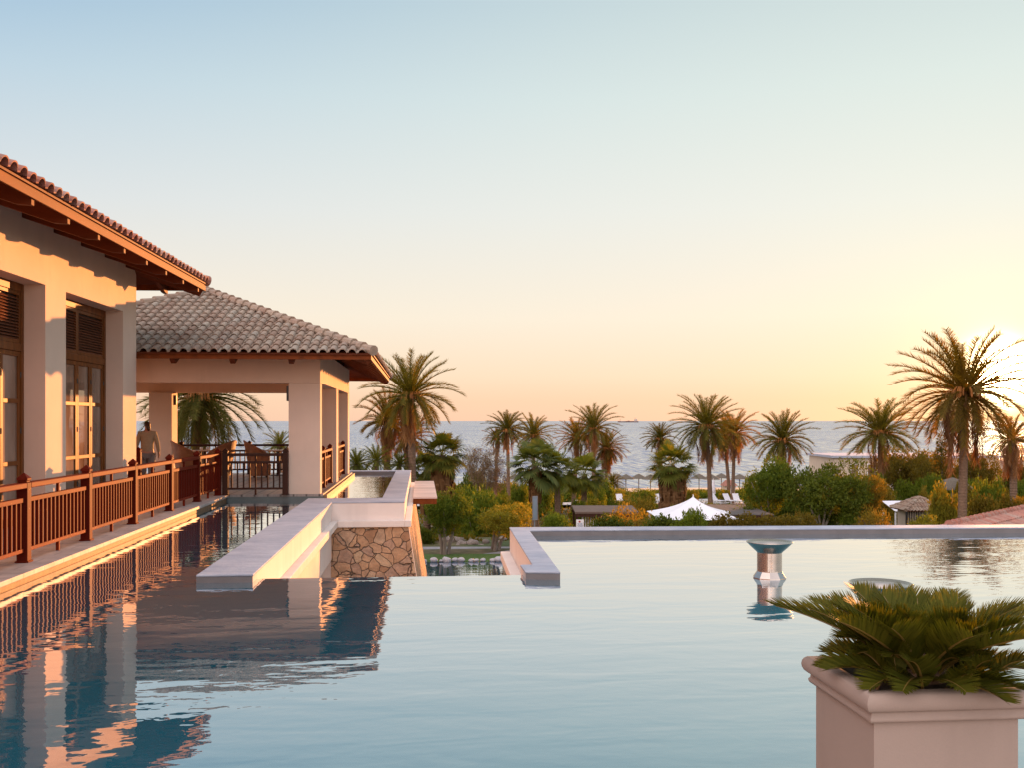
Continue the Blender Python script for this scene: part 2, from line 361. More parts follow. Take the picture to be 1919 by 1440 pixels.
# ------------------------------------------------------------------ world, sun, camera
def build_world():
    w = bpy.data.worlds.new('World'); SC.world = w; w.use_nodes = True; nt = w.node_tree; nt.nodes.clear()
    out = N(nt, 'ShaderNodeOutputWorld'); bg = N(nt, 'ShaderNodeBackground'); bg.inputs[1].default_value = .15
    sky = N(nt, 'ShaderNodeTexSky', sky_type='NISHITA'); sky.sun_disc = False
    sky.sun_elevation = SUN_EL; sky.sun_rotation = SUN_AZ; sky.dust_density = .3
    tc = N(nt, 'ShaderNodeTexCoord')
    sp = N(nt, 'ShaderNodeSeparateXYZ'); nt.links.new(tc.outputs['Generated'], sp.inputs[0])
    rp = ramp(nt, sp.outputs[2], [(0, (.95, .63, .46)), (.02, (.96, .66, .475)), (.047, (.965, .75, .57)), (.103, (.95, .845, .715)), (.206, (.685, .74, .80)), (.31, (.415, .595, .78)), (.39, (.20, .43, .715)), (.65, (.50, .62, .80)), (1, (.62, .70, .84))])  # topmost stops brightened, out of view, to fill the shade
    sd = Vector((math.sin(SUN_AZ)*math.cos(SUN_EL), math.cos(SUN_AZ)*math.cos(SUN_EL), math.sin(SUN_EL)))
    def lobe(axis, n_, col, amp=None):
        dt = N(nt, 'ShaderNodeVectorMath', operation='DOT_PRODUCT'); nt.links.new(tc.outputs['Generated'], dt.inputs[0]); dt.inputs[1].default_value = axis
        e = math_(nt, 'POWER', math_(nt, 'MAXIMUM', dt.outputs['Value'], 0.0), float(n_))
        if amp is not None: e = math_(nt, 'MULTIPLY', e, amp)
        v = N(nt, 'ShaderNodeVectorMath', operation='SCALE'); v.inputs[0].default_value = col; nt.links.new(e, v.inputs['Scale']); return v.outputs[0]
    high = ramp(nt, sp.outputs[2], [(.0, (.02,)*3), (.1, (.06,)*3), (.206, (.4,)*3), (.39, (1,)*3)])
    cur = mixc(nt, 1.0, rp, lobe(sd, 2, (.5, .36, .03), high), 'ADD')
    # wide warm glow added to the unseen sky behind the viewer to lift shade
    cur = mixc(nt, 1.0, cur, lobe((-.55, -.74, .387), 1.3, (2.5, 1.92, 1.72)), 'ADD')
    for n_, col in ((60, (.02, .05, .0)), (400, (.2, .17, .05)), (1500, (1.4, .85, .22)), (6000, (60, 44, 22))):
        cur = mixc(nt, 1.0, cur, lobe(sd, n_, col), 'ADD')
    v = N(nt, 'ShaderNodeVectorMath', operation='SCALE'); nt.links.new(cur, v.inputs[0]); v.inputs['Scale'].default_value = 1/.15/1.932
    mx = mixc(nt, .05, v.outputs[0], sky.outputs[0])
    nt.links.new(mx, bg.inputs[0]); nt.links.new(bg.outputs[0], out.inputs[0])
    L = bpy.data.lights.new('sun', 'SUN'); L.energy = 5.0; L.angle = R(.53); L.color = (1, .38, .11)
    o = bpy.data.objects.new('sun', L); COL.objects.link(o)
    o.rotation_euler = Vector((math.sin(SUN_AZ+R(2.6)), math.cos(SUN_AZ+R(2.6)), math.tan(SUN_EL+R(.8)))).to_track_quat('Z', 'Y').to_euler(); o.location = (30, 60, 20)
SUN_AZ = YAW+math.atan((1865-959.5)/F); SUN_EL = R(2.5)
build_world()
cam = bpy.data.cameras.new('camera'); co = bpy.data.objects.new('camera', cam); COL.objects.link(co); SC.camera = co
co.location = (0, 0, EYE); co.rotation_euler = (R(90), 0, -YAW); cam.sensor_width = 36; cam.lens = F/1919*36
cam.shift_y = 70/1919; cam.clip_end = 200000; cam.clip_start = .05
SC.view_settings.view_transform = 'Standard'; SC.view_settings.look = 'None'; SC.view_settings.exposure = .95; SC.view_settings.gamma = 1
SC.cycles.max_bounces = 8; SC.cycles.diffuse_bounces = 4; SC.cycles.glossy_bounces = 4; SC.cycles.transmission_bounces = 3
SC.cycles.caustics_reflective = False; SC.cycles.caustics_refractive = False
SC.cycles.sample_clamp_indirect = 6; SC.cycles.use_denoising = True; SC.cycles.denoising_input_passes = 'RGB_ALBEDO_NORMAL'; SC.cycles.denoising_prefilter = 'NONE'; SC.cycles.use_adaptive_sampling = False
# ------------------------------------------------------------------ the setting: terrain, sea, pools, decks
M['basetile'] = basic('grey_green_tiles', (.10, .125, .12), .4, .15, 4, .15, 30, .004)
def setting():
    xs = np.concatenate([np.linspace(-1500, -60, 18), np.linspace(-50, 90, 90), np.linspace(100, 1500, 18)])
    ys = np.concatenate([np.linspace(-80, 28, 14), np.linspace(30, 190, 130), np.linspace(200, 420, 12)])
    rng = np.random.default_rng(3)
    X, Y = np.meshgrid(xs, ys); Z = np.interp(Y, GY, GZ)
    Z += np.where((Y > 46) & (Y < 165), (np.sin(X*.31+1.3*np.sin(Y*.21))*np.cos(Y*.27+X*.1))*.22+rng.normal(0, .05, X.shape), 0)
    n, m = len(xs), len(ys)
    V = np.stack([X, Y, Z], -1).reshape(-1, 3)
    i = (np.arange(m-1)[:, None]*n+np.arange(n-1)[None]).ravel()
    me = npmesh('terrain', V, np.stack([i, i+1, i+n+1, i+n], 1), M['terrain']); me.shade_smooth()
    struct(inst('terrain', me, None))
    b = MB(); b.add([(-90000, 165, SEA), (90000, 165, SEA), (90000, 90000, SEA), (-90000, 90000, SEA)], [(0, 1, 2, 3)])
    struct(b.build('sea', M['sea']))
    # beach strip following the slope
    b = MB()
    yy = [146, 150, 155, 160, 165, 170, 174, 178]
    for a, c in zip(yy[:-1], yy[1:]):
        b.add([(-400, a, gz(a)+.32), (400, a, gz(a)+.32), (400, c, gz(c)+.32), (-400, c, gz(c)+.32)], [(0, 1, 2, 3)])
    struct(b.build('beach', M['sand']))
    b = MB(); b.add([(8, 104, gz(104)+.4), (60, 104, gz(104)+.4), (60, 122, gz(122)+.4), (8, 122, gz(122)+.4), (-20, 104, gz(104)+.4), (-20, 122, gz(122)+.4)], [(0, 1, 2, 3), (4, 0, 3, 5)])
    struct(b.build('sun_terrace', basic('pale_terrace', (.55, .52, .50), .8, .1, 2, .1, 20)))
    # garden path, lawn strip, lower pool
    z = gz(38)
    b = MB(); b.add([(-3, 38.9, -3.345), (12, 38.2, -3.345), (12, 39.8, -3.295), (-3, 40.8, -3.285)], [(0, 1, 2, 3)]); struct(b.build('path', M['path']))
    b = MB(); b.add([(-3, 37.1, -3.392), (12, 36.4, -3.392), (12, 38.19, -3.34), (-3, 38.89, -3.34)], [(0, 1, 2, 3)]); struct(b.build('lawn', M['grass']))
    b = MB(); b.add([(-3, 22, -3.375), (9, 22, -3.375), (9, 36.35, -3.375), (-3, 37.05, -3.375)], [(0, 1, 2, 3)]); struct(b.build('lower_pool', M['lowpool']))
    # upper pool water: one sheet reaching under every wall that bounds it
    b = MB()
    o = [(-4.3, 4.2), (14, 4.2), (14, 15.2), (1.5, 15.2), (1.30, 11.34), (-2.1, 11.34), (-2.1, 21.2), (-.6, 21.2), (-.6, 33.7), (-2.4, 33.7), (-2.4, 22.52), (-4.3, 22.52)]
    b.add([(x, y, .09) for x, y in o], [tuple(range(len(o)))]); struct(b.build('pool_water', M['pool']))
    b = MB()
    b.box(-4.3, 14, 4.31, 11.31, -4, .04); b.box(1.5, 14, 11.31, 15.2, -4, .04); b.box(-4.3, -2.42, 11.31, 22.5, -4, .04); b.box(-2.42, -.7, 21.9, 33.6, -4, .04)
    struct(b.build('pool_basin', M['white']))
    # decks
    b = MB(); b.box(-20, -4.32, -8, 22.46, -4, .16); struct(b.build('deck', M['ledge']))
    b = MB(); b.box(-20, -4.28, -8, 22.5, .163, .22); struct(b.build('deck_paving', M['deck'], bevel=.008))
    b = MB(); b.box(-10.4, -2.2, 22.53, 31.9, .171, .22); struct(b.build('pavilion_floor', M['boards']))
    b = MB(); b.box(-10.4, -2.2, 22.504, 31.9, -4, .17); struct(b.build('pavilion_base', M['basetile']))
    b = MB(); b.box(-2.199, -2.12, 22.6, 31.9, -.6, .2); struct(b.build('pavilion_kerb', M['ledge'], bevel=.008))
    b = MB(); b.box(-4.279, 9, -8, 4.3, -4, .22); struct(b.build('terrace', M['deck'], bevel=.01))
setting()

# ------------------------------------------------------------------ white pool parapets
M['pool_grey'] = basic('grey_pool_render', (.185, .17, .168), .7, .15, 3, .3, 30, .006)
def parapets():
    t = thing('pool_parapet', 'long white stepped pool wall with blue grey coping and a tan rubble stone front', 'wall', (-2.1, 16, -3.4))
    b = MB(); b.box(-2.45, -1.85, 11.1, 21.85, -1, .155); b.box(-1.85, -.35, 20.75, 21.85, -.33, .155); b.box(-.85, -.35, 21.85, 33.5, -.33, .155); b.box(-2.5, -.35, 33.5, 34, -.9, .155)
    b.build('upper_wall', M['white'], t)
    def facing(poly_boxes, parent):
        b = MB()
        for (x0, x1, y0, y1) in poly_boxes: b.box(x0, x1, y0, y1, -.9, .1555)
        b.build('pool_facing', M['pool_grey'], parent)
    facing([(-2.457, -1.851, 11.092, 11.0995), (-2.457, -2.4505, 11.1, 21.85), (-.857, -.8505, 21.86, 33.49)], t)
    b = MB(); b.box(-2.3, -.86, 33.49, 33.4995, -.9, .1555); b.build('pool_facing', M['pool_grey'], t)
    b = MB()
    o = [(-2.46, 11.085), (-1.84, 11.085), (-1.84, 20.74), (-.34, 20.74), (-.34, 34.01), (-2.5, 34.01), (-2.5, 33.49), (-.86, 33.49), (-.86, 21.86), (-2.46, 21.86)]
    b.prism(o, .156, .182); b.build('coping', M['coping'], t, bevel=.012)
    b = MB(); b.box(-1.85, -1.72, 11.36, 20.62, -.335, -.2); b.box(-1.72, -.345, 20.62, 20.75, -.335, -.2); b.box(-.345, -.21, 20.62, 33.5, -.335, -.2); b.build('ledge', M['white'], t, bevel=.01)
    b = MB(); b.box(-2.42, -2.15, 11.36, 20.7, -4, -.34); b.box(-2.15, -1.86, 20.7, 21.7, -4, -.34); b.build('lower_wall', M['white'], t)
    b = MB()
    q = [(-1.858, 20.68), (-.27, 20.68), (-.27, 33.4), (-1.858, 33.4)]; w = [(-1.858, 20.66), (.30, 20.66), (.30, 33.4), (-1.858, 33.4)]
    b.add([(x, y, -.338) for x, y in q]+[(x, y, -4) for x, y in w], [(0, 1, 2, 3), (0, 4, 5, 1), (1, 5, 6, 2), (2, 6, 7, 3), (3, 7, 4, 0)])
    b.build('stone_base', M['stone'], t)
    b = MB()
    b.add([(-.262, 20.70, -.34), (-.262, 20.9, -.34), (.312, 20.9, -4), (.312, 20.70, -4), (-.30, 20.70, -.34), (-.30, 20.9, -.34), (.27, 20.9, -4), (.27, 20.70, -4)], [(0, 3, 2, 1), (0, 4, 7, 3), (1, 2, 6, 5)])
    b.build('corner_strip', M['white'], t)
    # timber canopy beside the wall
    c = thing('timber_canopy', 'small flat timber canopy roof jutting out beside the stepped pool wall', 'canopy', (.1, 28, -3.4))
    b = MB()
    for k in range(9): b.box(-.205, .40, 25.1+k*.75, 25.1+k*.75+.735, -.1, -.06)
    b.build('roof_board', M['wood_pale'], c)
    b = MB(); b.box(.33, .39, 25.1, 31.8, -.24, -.101); b.box(-.205, .329, 25.12, 25.18, -.24, -.101); b.build('fascia', M['eave_wood'], c)
    # the right parapet
    t = thing('pool_parapet', 'low white wall with pitted coping right of the overflow edge, running along the pool back', 'wall', (2, 15, -3.4))
    up = [(1.17, 11.03), (1.54, 10.95), (1.655, 15.0+.18), (14, 14.68), (14, 15.08), (1.40, 15.60), (1.31, 11.53), (1.165, 11.53)]
    b = MB(); b.prism(up, -1, .155); b.build('upper_wall', M['white'], t)
    b = MB(); b.prism([(1.16, 11.02), (1.55, 10.94), (1.665, 15.17), (14, 14.67), (14, 15.09), (1.39, 15.61), (1.30, 11.54), (1.155, 11.54)], .156, .182)
    b.build('coping', M['coping'], t, bevel=.01)
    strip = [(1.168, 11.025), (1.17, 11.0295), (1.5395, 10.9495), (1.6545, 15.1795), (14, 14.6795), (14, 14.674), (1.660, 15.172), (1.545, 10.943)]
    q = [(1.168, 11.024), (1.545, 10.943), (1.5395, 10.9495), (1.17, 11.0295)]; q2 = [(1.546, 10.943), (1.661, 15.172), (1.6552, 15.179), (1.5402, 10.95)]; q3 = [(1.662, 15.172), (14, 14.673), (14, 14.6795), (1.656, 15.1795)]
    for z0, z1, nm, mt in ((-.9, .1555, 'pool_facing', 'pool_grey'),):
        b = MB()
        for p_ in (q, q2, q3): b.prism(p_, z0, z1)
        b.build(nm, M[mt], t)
    b = MB(); b.prism([(1.15, 11.56), (1.312, 11.56), (1.40, 15.6), (1.25, 15.6)], -.335, -.2); b.build('ledge', M['white'], t, bevel=.01)
    b = MB(); b.prism([(1.27, 11.36), (1.49, 11.36), (1.49, 15.5), (1.35, 15.5)], -4, -.34); b.prism([(1.63, 15.2), (14, 14.9), (14, 15.05), (1.63, 15.48)], -4, -1.002); b.build('lower_wall', M['white'], t)
M['wood_pale'] = basic('weathered_pink_boards', (.60, .47, .41), .7, .15, 4, .2, 30, .005, stretch=(.2, 1, 1), island=.15)
parapets()

# ------------------------------------------------------------------ railings
def baluster_mesh(h0, h1, mat):
    b = MB(); b.box(-.016, .016, -.018, .018, h0, h1)
    o = b.build('baluster', mat); me = o.data; bpy.data.objects.remove(o); return me
BAL = baluster_mesh(.165, .70, M['wood']); BALD = baluster_mesh(.165, .70, M['dark_wood'])
def post_mesh(mat):
    b = MB(); b.box(-.062, .062, -.062, .062, 0, .93); b.box(-.05, .05, -.05, .05, .93, .955); b.box(-.062, .062, -.062, .062, .955, .985)
    b.add([(-.062, -.062, .985), (.062, -.062, .985), (.062, .062, .985), (-.062, .062, .985), (0, 0, 1.05)], [(0, 1, 4), (1, 2, 4), (2, 3, 4), (3, 0, 4)])
    b.box(-.078, .078, -.078, .078, 0, .02)
    o = b.build('post', mat); me = o.data; bpy.data.objects.remove(o); return me
POST = post_mesh(M['wood']); POSTD = post_mesh(M['dark_wood'])
def railing(label, pts, nb=14, dark=False, group=None, z=.22):
    pts = [Vector((x, y, z)) for x, y in pts]; c = sum(pts, Vector())/len(pts)
    t = thing('wooden_railing', label, 'railing', c, 0, group)
    md = M['dark_wood'] if dark else M['rail_wood']
    for k, p in enumerate(pts):
        d = (pts[min(k+1, len(pts)-1)]-pts[max(k-1, 0)]); a = math.atan2(d.y, d.x)
        o = inst('post', POSTD if dark else POST, t, p-c, a)
        bv = o.modifiers.new('soft_edges', 'BEVEL'); bv.width = .006; bv.segments = 2; bv.limit_method = 'ANGLE'
    for p, q in zip(pts[:-1], pts[1:]):
        d = q-p; L = d.length; a = math.atan2(d.y, d.x); T = Matrix.Translation(p) @ Matrix.Rotation(a, 4, 'Z')
        b = MB(); b.box(.064, L-.064, -.03, .03, .70, .755, T); b.box(.064, L-.064, -.025, .025, .12, .165, T)
        b.box(L/2-.02, L/2+.02, -.02, .02, 0, .12, T)
        pn = b.build('panel', md, t, bevel=.004)
        b = MB(); b.box(.064, L-.064, -.062, .062, .865, .93, T); b.box(L/2-.022, L/2+.022, -.018, .018, .755, .865, T); b.build('handrail', md, t, bevel=.008)
        n = max(2, round(nb*L/2.1))
        for i in range(n):
            s = .064+(L-.128)*(i+.5)/n
            inst('baluster', BALD if dark else BAL, pn, (T @ Vector((s, 0, 0)))-c, a)
    return t
railing('long red brown railing along the deck edge beside the pool', [(-4.62, 7.6), (-4.62, 9.8), (-4.62, 12.0), (-4.60, 14.1), (-4.60, 16.3), (-4.60, 18.6), (-4.56, 20.65), (-4.48, 22.34)], 15)
railing('short dark railing across the front opening of the pavilion', [(-4.33, 22.42), (-3.02, 22.42)], 15, True)
railing('dark railing in the side opening of the pavilion nearer the front pillar', [(-2.42, 23.1), (-2.42, 24.7), (-2.42, 26.6)], 12)
railing('dark railing in the side opening of the pavilion at its far corner', [(-2.42, 27.6), (-2.42, 29.0), (-2.42, 31.0)], 12)
railing('dark back railing of the pavilion facing the sea behind the wicker chairs', [(-7.35, 31.2), (-5.3, 31.2), (-3.0, 31.2)], 13, True)
railing('short sunlit railing beside the walking person at the building corner', [(-7.9, 23.65), (-6.55, 23.65)], 13)

# ------------------------------------------------------------------ roofs of barrel tiles
def tile_face(mb, A, ex, up, nrm, length, clip, tw, tl, rnd, rows=None):
    prof = []
    for k in range(3): prof.append((k*.018*tw/.2, -.010*math.sin(math.pi*k/2.0)))
    hw = tw*.36; cx = tw-hw
    for k in range(8):
        a = math.pi*(1-k/7); prof.append((cx+hw*math.cos(a), .066*math.sin(a)*tw/.2))
    n = len(prof)
    for i in range(int(length/tw)+1):
        u0 = i*tw; lo, hi = clip(u0+tw*.5)
        if hi-lo < .05: continue
        j = 0
        while True:
            s0 = j*tl+rnd.uniform(-.008, .008); s1 = j*tl+tl+.06
            if s0 > hi-.1 or (rows and j >= rows): break
            s1 = min(s1, hi+.05)
            du = rnd.uniform(-.004, .004); rr = rnd.uniform(.028, .040)
            vs = []
            for (s, rz_) in ((s0, rr), (s1, 0.0)):
                for u, h in prof: vs.append(A+ex*(u0+u+du)+up*s+nrm*(h+rz_))
            for u, h in prof: vs.append(A+ex*(u0+u+du)+up*(s0+.001)+nrm*(h+rr-.02))
            fs = [(k, k+1, n+k+1, n+k) for k in range(n-1)]+[(2*n+k, 2*n+k+1, k+1, k) for k in range(n-1)]
            if j == 0:
                for u, h in prof: vs.append(A+ex*(u0+u+du)+up*s1+nrm*(h-.02))
                fs += [(3*n+k, 3*n+k+1, 2*n+k+1, 2*n+k) for k in range(n-1)]
            mb.add(vs, fs); j += 1
def hip_roof(parent, x0, x1, y0, y1, ze, rise, ridge, tw, tl, mat, name='roof', seed=1, rows=None, rise_faces='xXyY', zsoff=.03):
    """ridge: ((xa,ya),(xb,yb)) - ridge ends (equal for a pyramid). Returns (roof object)."""
    rnd = random.Random(seed)
    zr = ze+rise; Ra = Vector((ridge[0][0], ridge[0][1], zr)); Rb = Vector((ridge[1][0], ridge[1][1], zr))
    c = [Vector((x0, y0, ze)), Vector((x1, y0, ze)), Vector((x1, y1, ze)), Vector((x0, y1, ze))]
    # order: front(y0) right(x1) back(y1) left(x0); ridge along y: Ra near y0, Rb near y1
    faces = [(c[0], c[1], [Ra], 'y'), (c[1], c[2], [Ra, Rb], 'X'), (c[2], c[3], [Rb], 'Y'), (c[3], c[0], [Rb, Ra], 'x')]
    mb = MB(); cap = MB(); und = MB()
    for A, B, tops, tagc in faces:
        ex = (B-A).normalized(); L = (B-A).length
        T0 = tops[0]; w = T0-A; upv = (w-ex*w.dot(ex)); H = upv.length; up = upv.normalized(); nrm = ex.cross(up).normalized()
        us = [ (t-A).dot(ex) for t in tops]
        ua, ub = us[0], us[-1]
        def clip(u, ua=ua, ub=ub, L=L, H=H):
            if u < 0 or u > L: return (0, 0)
            if u < ua: return (0, H*u/max(ua, .01))
            if u > ub: return (0, H*(L-u)/max(L-ub, .01))
            return (0, H)
        if tagc in rise_faces: tile_face(mb, A-up*.05, ex, up, nrm, L, clip, tw, tl, rnd, rows)
        pts = [A, B]+([tops[0]] if len(tops) == 1 else [tops[1], tops[0]])
        und.add([p-Vector((0, 0, .012)) for p in pts], [tuple(range(len(pts)))])
        und.add([p-Vector((0, 0, zsoff+.012)) for p in pts], [tuple(reversed(range(len(pts))))])
        d = Vector((0, 0, -.012)); e = Vector((0, 0, -zsoff-.012))
        und.add([A+d, B+d, B+e, A+e], [(0, 3, 2, 1)])
    o = mb.build(name, mat, parent)
    und.build('soffit', M['rafter_wood'], parent)
    for P0, P1 in ((c[0], Ra), (c[1], Ra), (c[2], Rb), (c[3], Rb)) + (((Ra, Rb),) if (Ra-Rb).length > .1 else ()):
        d = (P1-P0); L = d.length; d.normalize(); k = 0; s = -.03
        while s < L-.1:
            e = min(s+.42, L)
            cap.tube([P0+d*s+Vector((0, 0, .055)), P0+d*e+Vector((0, 0, .03))], [.115, .085], 10)
            s += .36
    cap.build('ridge_tiles', mat, o, smooth=False)
    return o

# ------------------------------------------------------------------ pavilion
def pavilion():
    t = thing('pavilion', 'open beige terrace pavilion with a hipped roof of weathered barrel tiles', 'pavilion', (-5.6, 27, .22))
    z0, zl, zt = .2205, 2.74, 3.5
    m = M['plaster_pav']
    def pil(x0, x1, y0, y1): b = MB(); b.box(x0, x1, y0, y1, z0, zl); b.build('pillar', m, t, bevel=.006)
    pil(-2.97, -2.27, 22.56, 22.94); pil(-2.72, -2.27, 26.85, 27.45); pil(-2.97, -2.27, 31.0, 31.6); pil(-8.25, -7.57, 30.9, 31.6); pil(-9.9, -9.2, 22.56, 22.94); pil(-9.9, -9.2, 30.9, 31.6)
    b = MB(); b.box(-9.9, -2.27, 22.56, 22.94, zl+.002, zt); b.box(-9.9, -2.27, 31.2, 31.6, zl+.002, zt); b.box(-2.67, -2.27, 22.94, 31.2, zl+.002, zt); b.box(-9.9, -9.5, 22.94, 31.2, zl+.002, zt)
    b.build('lintel', m, t, bevel=.004)
    b = MB(); b.box(-9.5, -2.67, 22.94, 31.2, 3.2, 3.24); b.build('ceiling', M['plaster_pav'], t)
    ze = 3.33
    hip_roof(t, -10.15, -1.02, 21.1, 32.65, ze, 1.95, ((-5.62, 26.6), (-5.62, 27.1)), .204, .40, M['tiles'], seed=4)
    # fascias
    for (x0, x1, y0, y1) in ((-10.1, -1.07, 21.15, 21.18), (-1.09, -1.06, 21.181, 32.58), (-10.1, -1.07, 32.581, 32.61), (-10.12, -10.09, 21.181, 32.58)):
        b = MB(); b.box(x0, x1, y0, y1, ze-.14, ze-.035); b.build('fascia', M['eave_wood'], t)
    # rafters, front and right side (and the far ones by the same rule)
    sl = 1.95/4.55; slf = 1.95/5.5
    def raf_y(x, y0, sgn):
        b = MB(); L = 1.42
        p = [(0, -.05), (L, L*slf-.05), (L, L*slf-.20), (.14, -.19), (.0, -.12)]
        b.add([(x+dx, y0+sgn*u, ze-.04+w) for dx in (-.05, .05) for u, w in p], [(0, 1, 2, 3, 4), (9, 8, 7, 6, 5)]+[(k, k+5, (k+1) % 5+5, (k+1) % 5) for k in range(5)])
        b.build('rafter', M['rafter_wood'], t)
    def raf_x(y, x0, sgn, w_=.045):
        b = MB(); L = 1.2
        p = [(0, -.05), (L, L*sl-.05), (L, L*sl-.20), (.14, -.19), (.0, -.12)]
        b.add([(x0-sgn*u, y+dy, ze-.04+w) for dy in (-w_, w_) for u, w in p], [(0, 1, 2, 3, 4), (9, 8, 7, 6, 5)]+[(k, k+5, (k+1) % 5+5, (k+1) % 5) for k in range(5)])
        b.build('rafter', M['rafter_wood'], t)
    for k in range(7): raf_y(-2.75-1.22*k, 21.2, 1)
    for k in range(16): raf_x(22.4+.62*k, -1.1, 1, .03)
    for sx, sy, px_, py_ in ((-1, 1, -1.12, 21.2), (-1, -1, -1.12, 32.55)):
        b = MB(); b.tube([(px_, py_, ze-.16), (px_+sx*1.3, py_+sy*1.55, ze+.36)], [.10, .10], 4); b.build('hip_rafter', M['rafter_wood'], t)
    for x, y, f in ((-3.02, 22.99, 0), (-7.52, 31.1, 1)):
        b = MB()
        if f == 0: b.box(x-.005, x+.05-.005, 22.70, 22.82, 2.30, 2.62)
        else: b.box(-7.568, -7.50, 31.15, 31.27, 2.36, 2.66)
        if f == 0:
            b = MB(); b.box(-3.03, -2.972, 22.64, 22.76, 2.32, 2.66)
        b.build('wall_lamp', M['black'], t, bevel=.01)
    return t
pavilion()

# ------------------------------------------------------------------ main building (own frame: wall face x=0, far corner at the origin, floor z=0)
def main_building():
    t = thing('hotel_building', 'cream plastered hotel wing with louvred shutters, glazed doors and a deep tiled eave', 'building', (-5.86, 21.0, .22), R(-1.54), local=True)
    op = [(a*.921, b*.921) for a, b in ((-4.08, -.9), (-8.2, -5.0), (-12.3, -9.1), (-16.4, -13.2), (-20.5, -17.3))]; H = 3.84; TOP = 4.92
    b = MB(); e = [0]+[v for o in op for v in (o[1], o[0])]+[-26]
    for k in range(0, len(e), 2): b.box(-.42, 0, e[k+1], e[k], 0, H)
    b.box(-.42, 0, -26, 0, H, TOP); b.box(-12, -.42, -.42, 0, 0, TOP); b.box(-12, -11.6, -26, -.42, 0, TOP)
    b.box(-11.6, -.42, -26, -25.6, 0, TOP)
    b.build('wall', M['plaster'], t)
    b = MB(); b.box(-11.6, -.9, -25.6, -.42, -.02, .01); b.box(-11.6, -.42, -25.6, -.42, 4.1, 4.14); b.build('interior', M['dark_wood'], t)
    for (y0, y1) in op:
        xo, xi = -.33, -.42; zt0, zt1 = 2.765, 2.885
        b = MB(); b.box(xi, xo, y0+.001, y0+.09, .001, H-.001); b.box(xi, xo, y1-.09, y1-.001, .001, H-.001)
        b.box(xi, xo, y0+.09, y1-.09, zt0, zt1); b.box(xi, xo, y0+.09, y1-.09, H-.13, H-.001); b.build('window_frame', M['door_wood'], t, bevel=.006)
        ys = (y0+.09, y1-.09); mid = (y0+y1)/2
        for a, c in ((ys[0], mid-.004), (mid+.004, ys[1])):
            b = MB(); x0, x1 = -.40, -.345
            b.box(x0, x1, a, a+.055, zt1+.002, H-.132); b.box(x0, x1, c-.055, c, zt1+.002, H-.132); b.box(x0, x1, a+.055, c-.055, zt1+.002, zt1+.06); b.box(x0, x1, a+.055, c-.055, H-.19, H-.132)
            s = b.build('shutter', M['door_wood'], t, bevel=.004)
            b = MB(); n = 14
            for k in range(n):
                z = zt1+.07+(H-.20-zt1-.07)*(k+.3)/n
                T = Matrix.Translation((-.372, 0, z)) @ Matrix.Rotation(R(38), 4, 'Y')
                b.box(-.034, .034, a+.056, c-.056, -.005, .005, T)
            b.build('louvres', M['slat_wood'], s)
            b = MB(); b.box(-.415, -.408, a+.02, c-.02, zt1+.02, H-.15); b.build('backing', M['black'], s)
        w = (ys[1]-ys[0])/4
        for k in range(4):
            a, c = ys[0]+k*w+.003, ys[0]+(k+1)*w-.003; x0, x1 = -.405, -.35
            b = MB(); b.box(x0, x1, a, a+.075, .005, zt0-.003); b.box(x0, x1, c-.075, c, .005, zt0-.003)
            for zz0, zz1 in ((.005, .14), (.95, 1.02), (1.93, 2.0), (zt0-.08, zt0-.003)): b.box(x0, x1, a+.075, c-.075, zz0, zz1)
            d = b.build('door', M['door_wood'], t, bevel=.006)
            b = MB(); b.box(-.382, -.374, a+.06, c-.06, .1, zt0-.06)
            b.build('pane', M['glass'], d)
            b = MB()
            for zz in (.45, 1.45, 2.35): b.tube([(-.345, c+.002, zz), (-.345, c+.002, zz+.09)], .012, 8)
            b.build('hinge', M['black'], d)
    # roof (eave overhang 1.3, pitch about 17 degrees)
    ov = 1.19; ovy = 1.07; pitch = .30; ze = 4.67
    hip_roof(t, -12-ov, ov, -27.2, ovy, ze, 2.2, ((-6, -19.5), (-6, -6.2)), .27, .42, M['tiles_red'], seed=9, rise_faces='XYx')
    for (x0, x1, y0, y1) in ((ov-.06, ov-.03, -27.1, ovy-.06), (-12-ov+.03, ov-.03, ovy-.059, ovy-.03)):
        b = MB(); b.box(x0, x1, y0, y1, ze-.175, ze-.045); b.build('fascia', M['eave_wood'], t, bevel=.004)
    zs = ze-.05
    def raf(y):
        b = MB(); x0 = ov-.07; L = ov+.02
        sl = 2.2/(6+ov)
        p = [(0, -.03), (L, L*sl-.03), (L, L*sl-.22), (.20, .2*sl-.25), (.04, -.20), (0, -.20)]
        b.add([(x0-u, y+dy, zs+w) for dy in (-.045, .045) for u, w in p], [(5, 4, 3, 2, 1, 0), (6, 7, 8, 9, 10, 11)]+[(k, (k+1) % 6, (k+1) % 6+6, k+6) for k in range(6)])
        b.build('rafter', M['rafter_wood'], t, bevel=.004)
    for k in range(20): raf(.57-1.2*k)
    def raf2(x):
        b = MB(); y0 = ovy-.07; L = ovy; sl = 2.2/(6.2+ovy)
        p = [(0, -.03), (L, L*sl-.03), (L, L*sl-.22), (.20, .2*sl-.25), (.04, -.20), (0, -.20)]
        b.add([(x+dx, y0-u, zs+w) for dx in (-.045, .045) for u, w in p], [(0, 1, 2, 3, 4, 5), (11, 10, 9, 8, 7, 6)]+[(k, k+6, (k+1) % 6+6, (k+1) % 6) for k in range(6)])
        b.build('rafter', M['rafter_wood'], t, bevel=.004)
    for k in range(6): raf2(.32-1.2*k)
    b = MB(); b.tube([(ov-.12, ovy-.12, zs-.14), (-.1, -.1, zs+.22)], [.12, .12], 4); b.build('hip_rafter', M['rafter_wood'], t)
    return t
main_building()

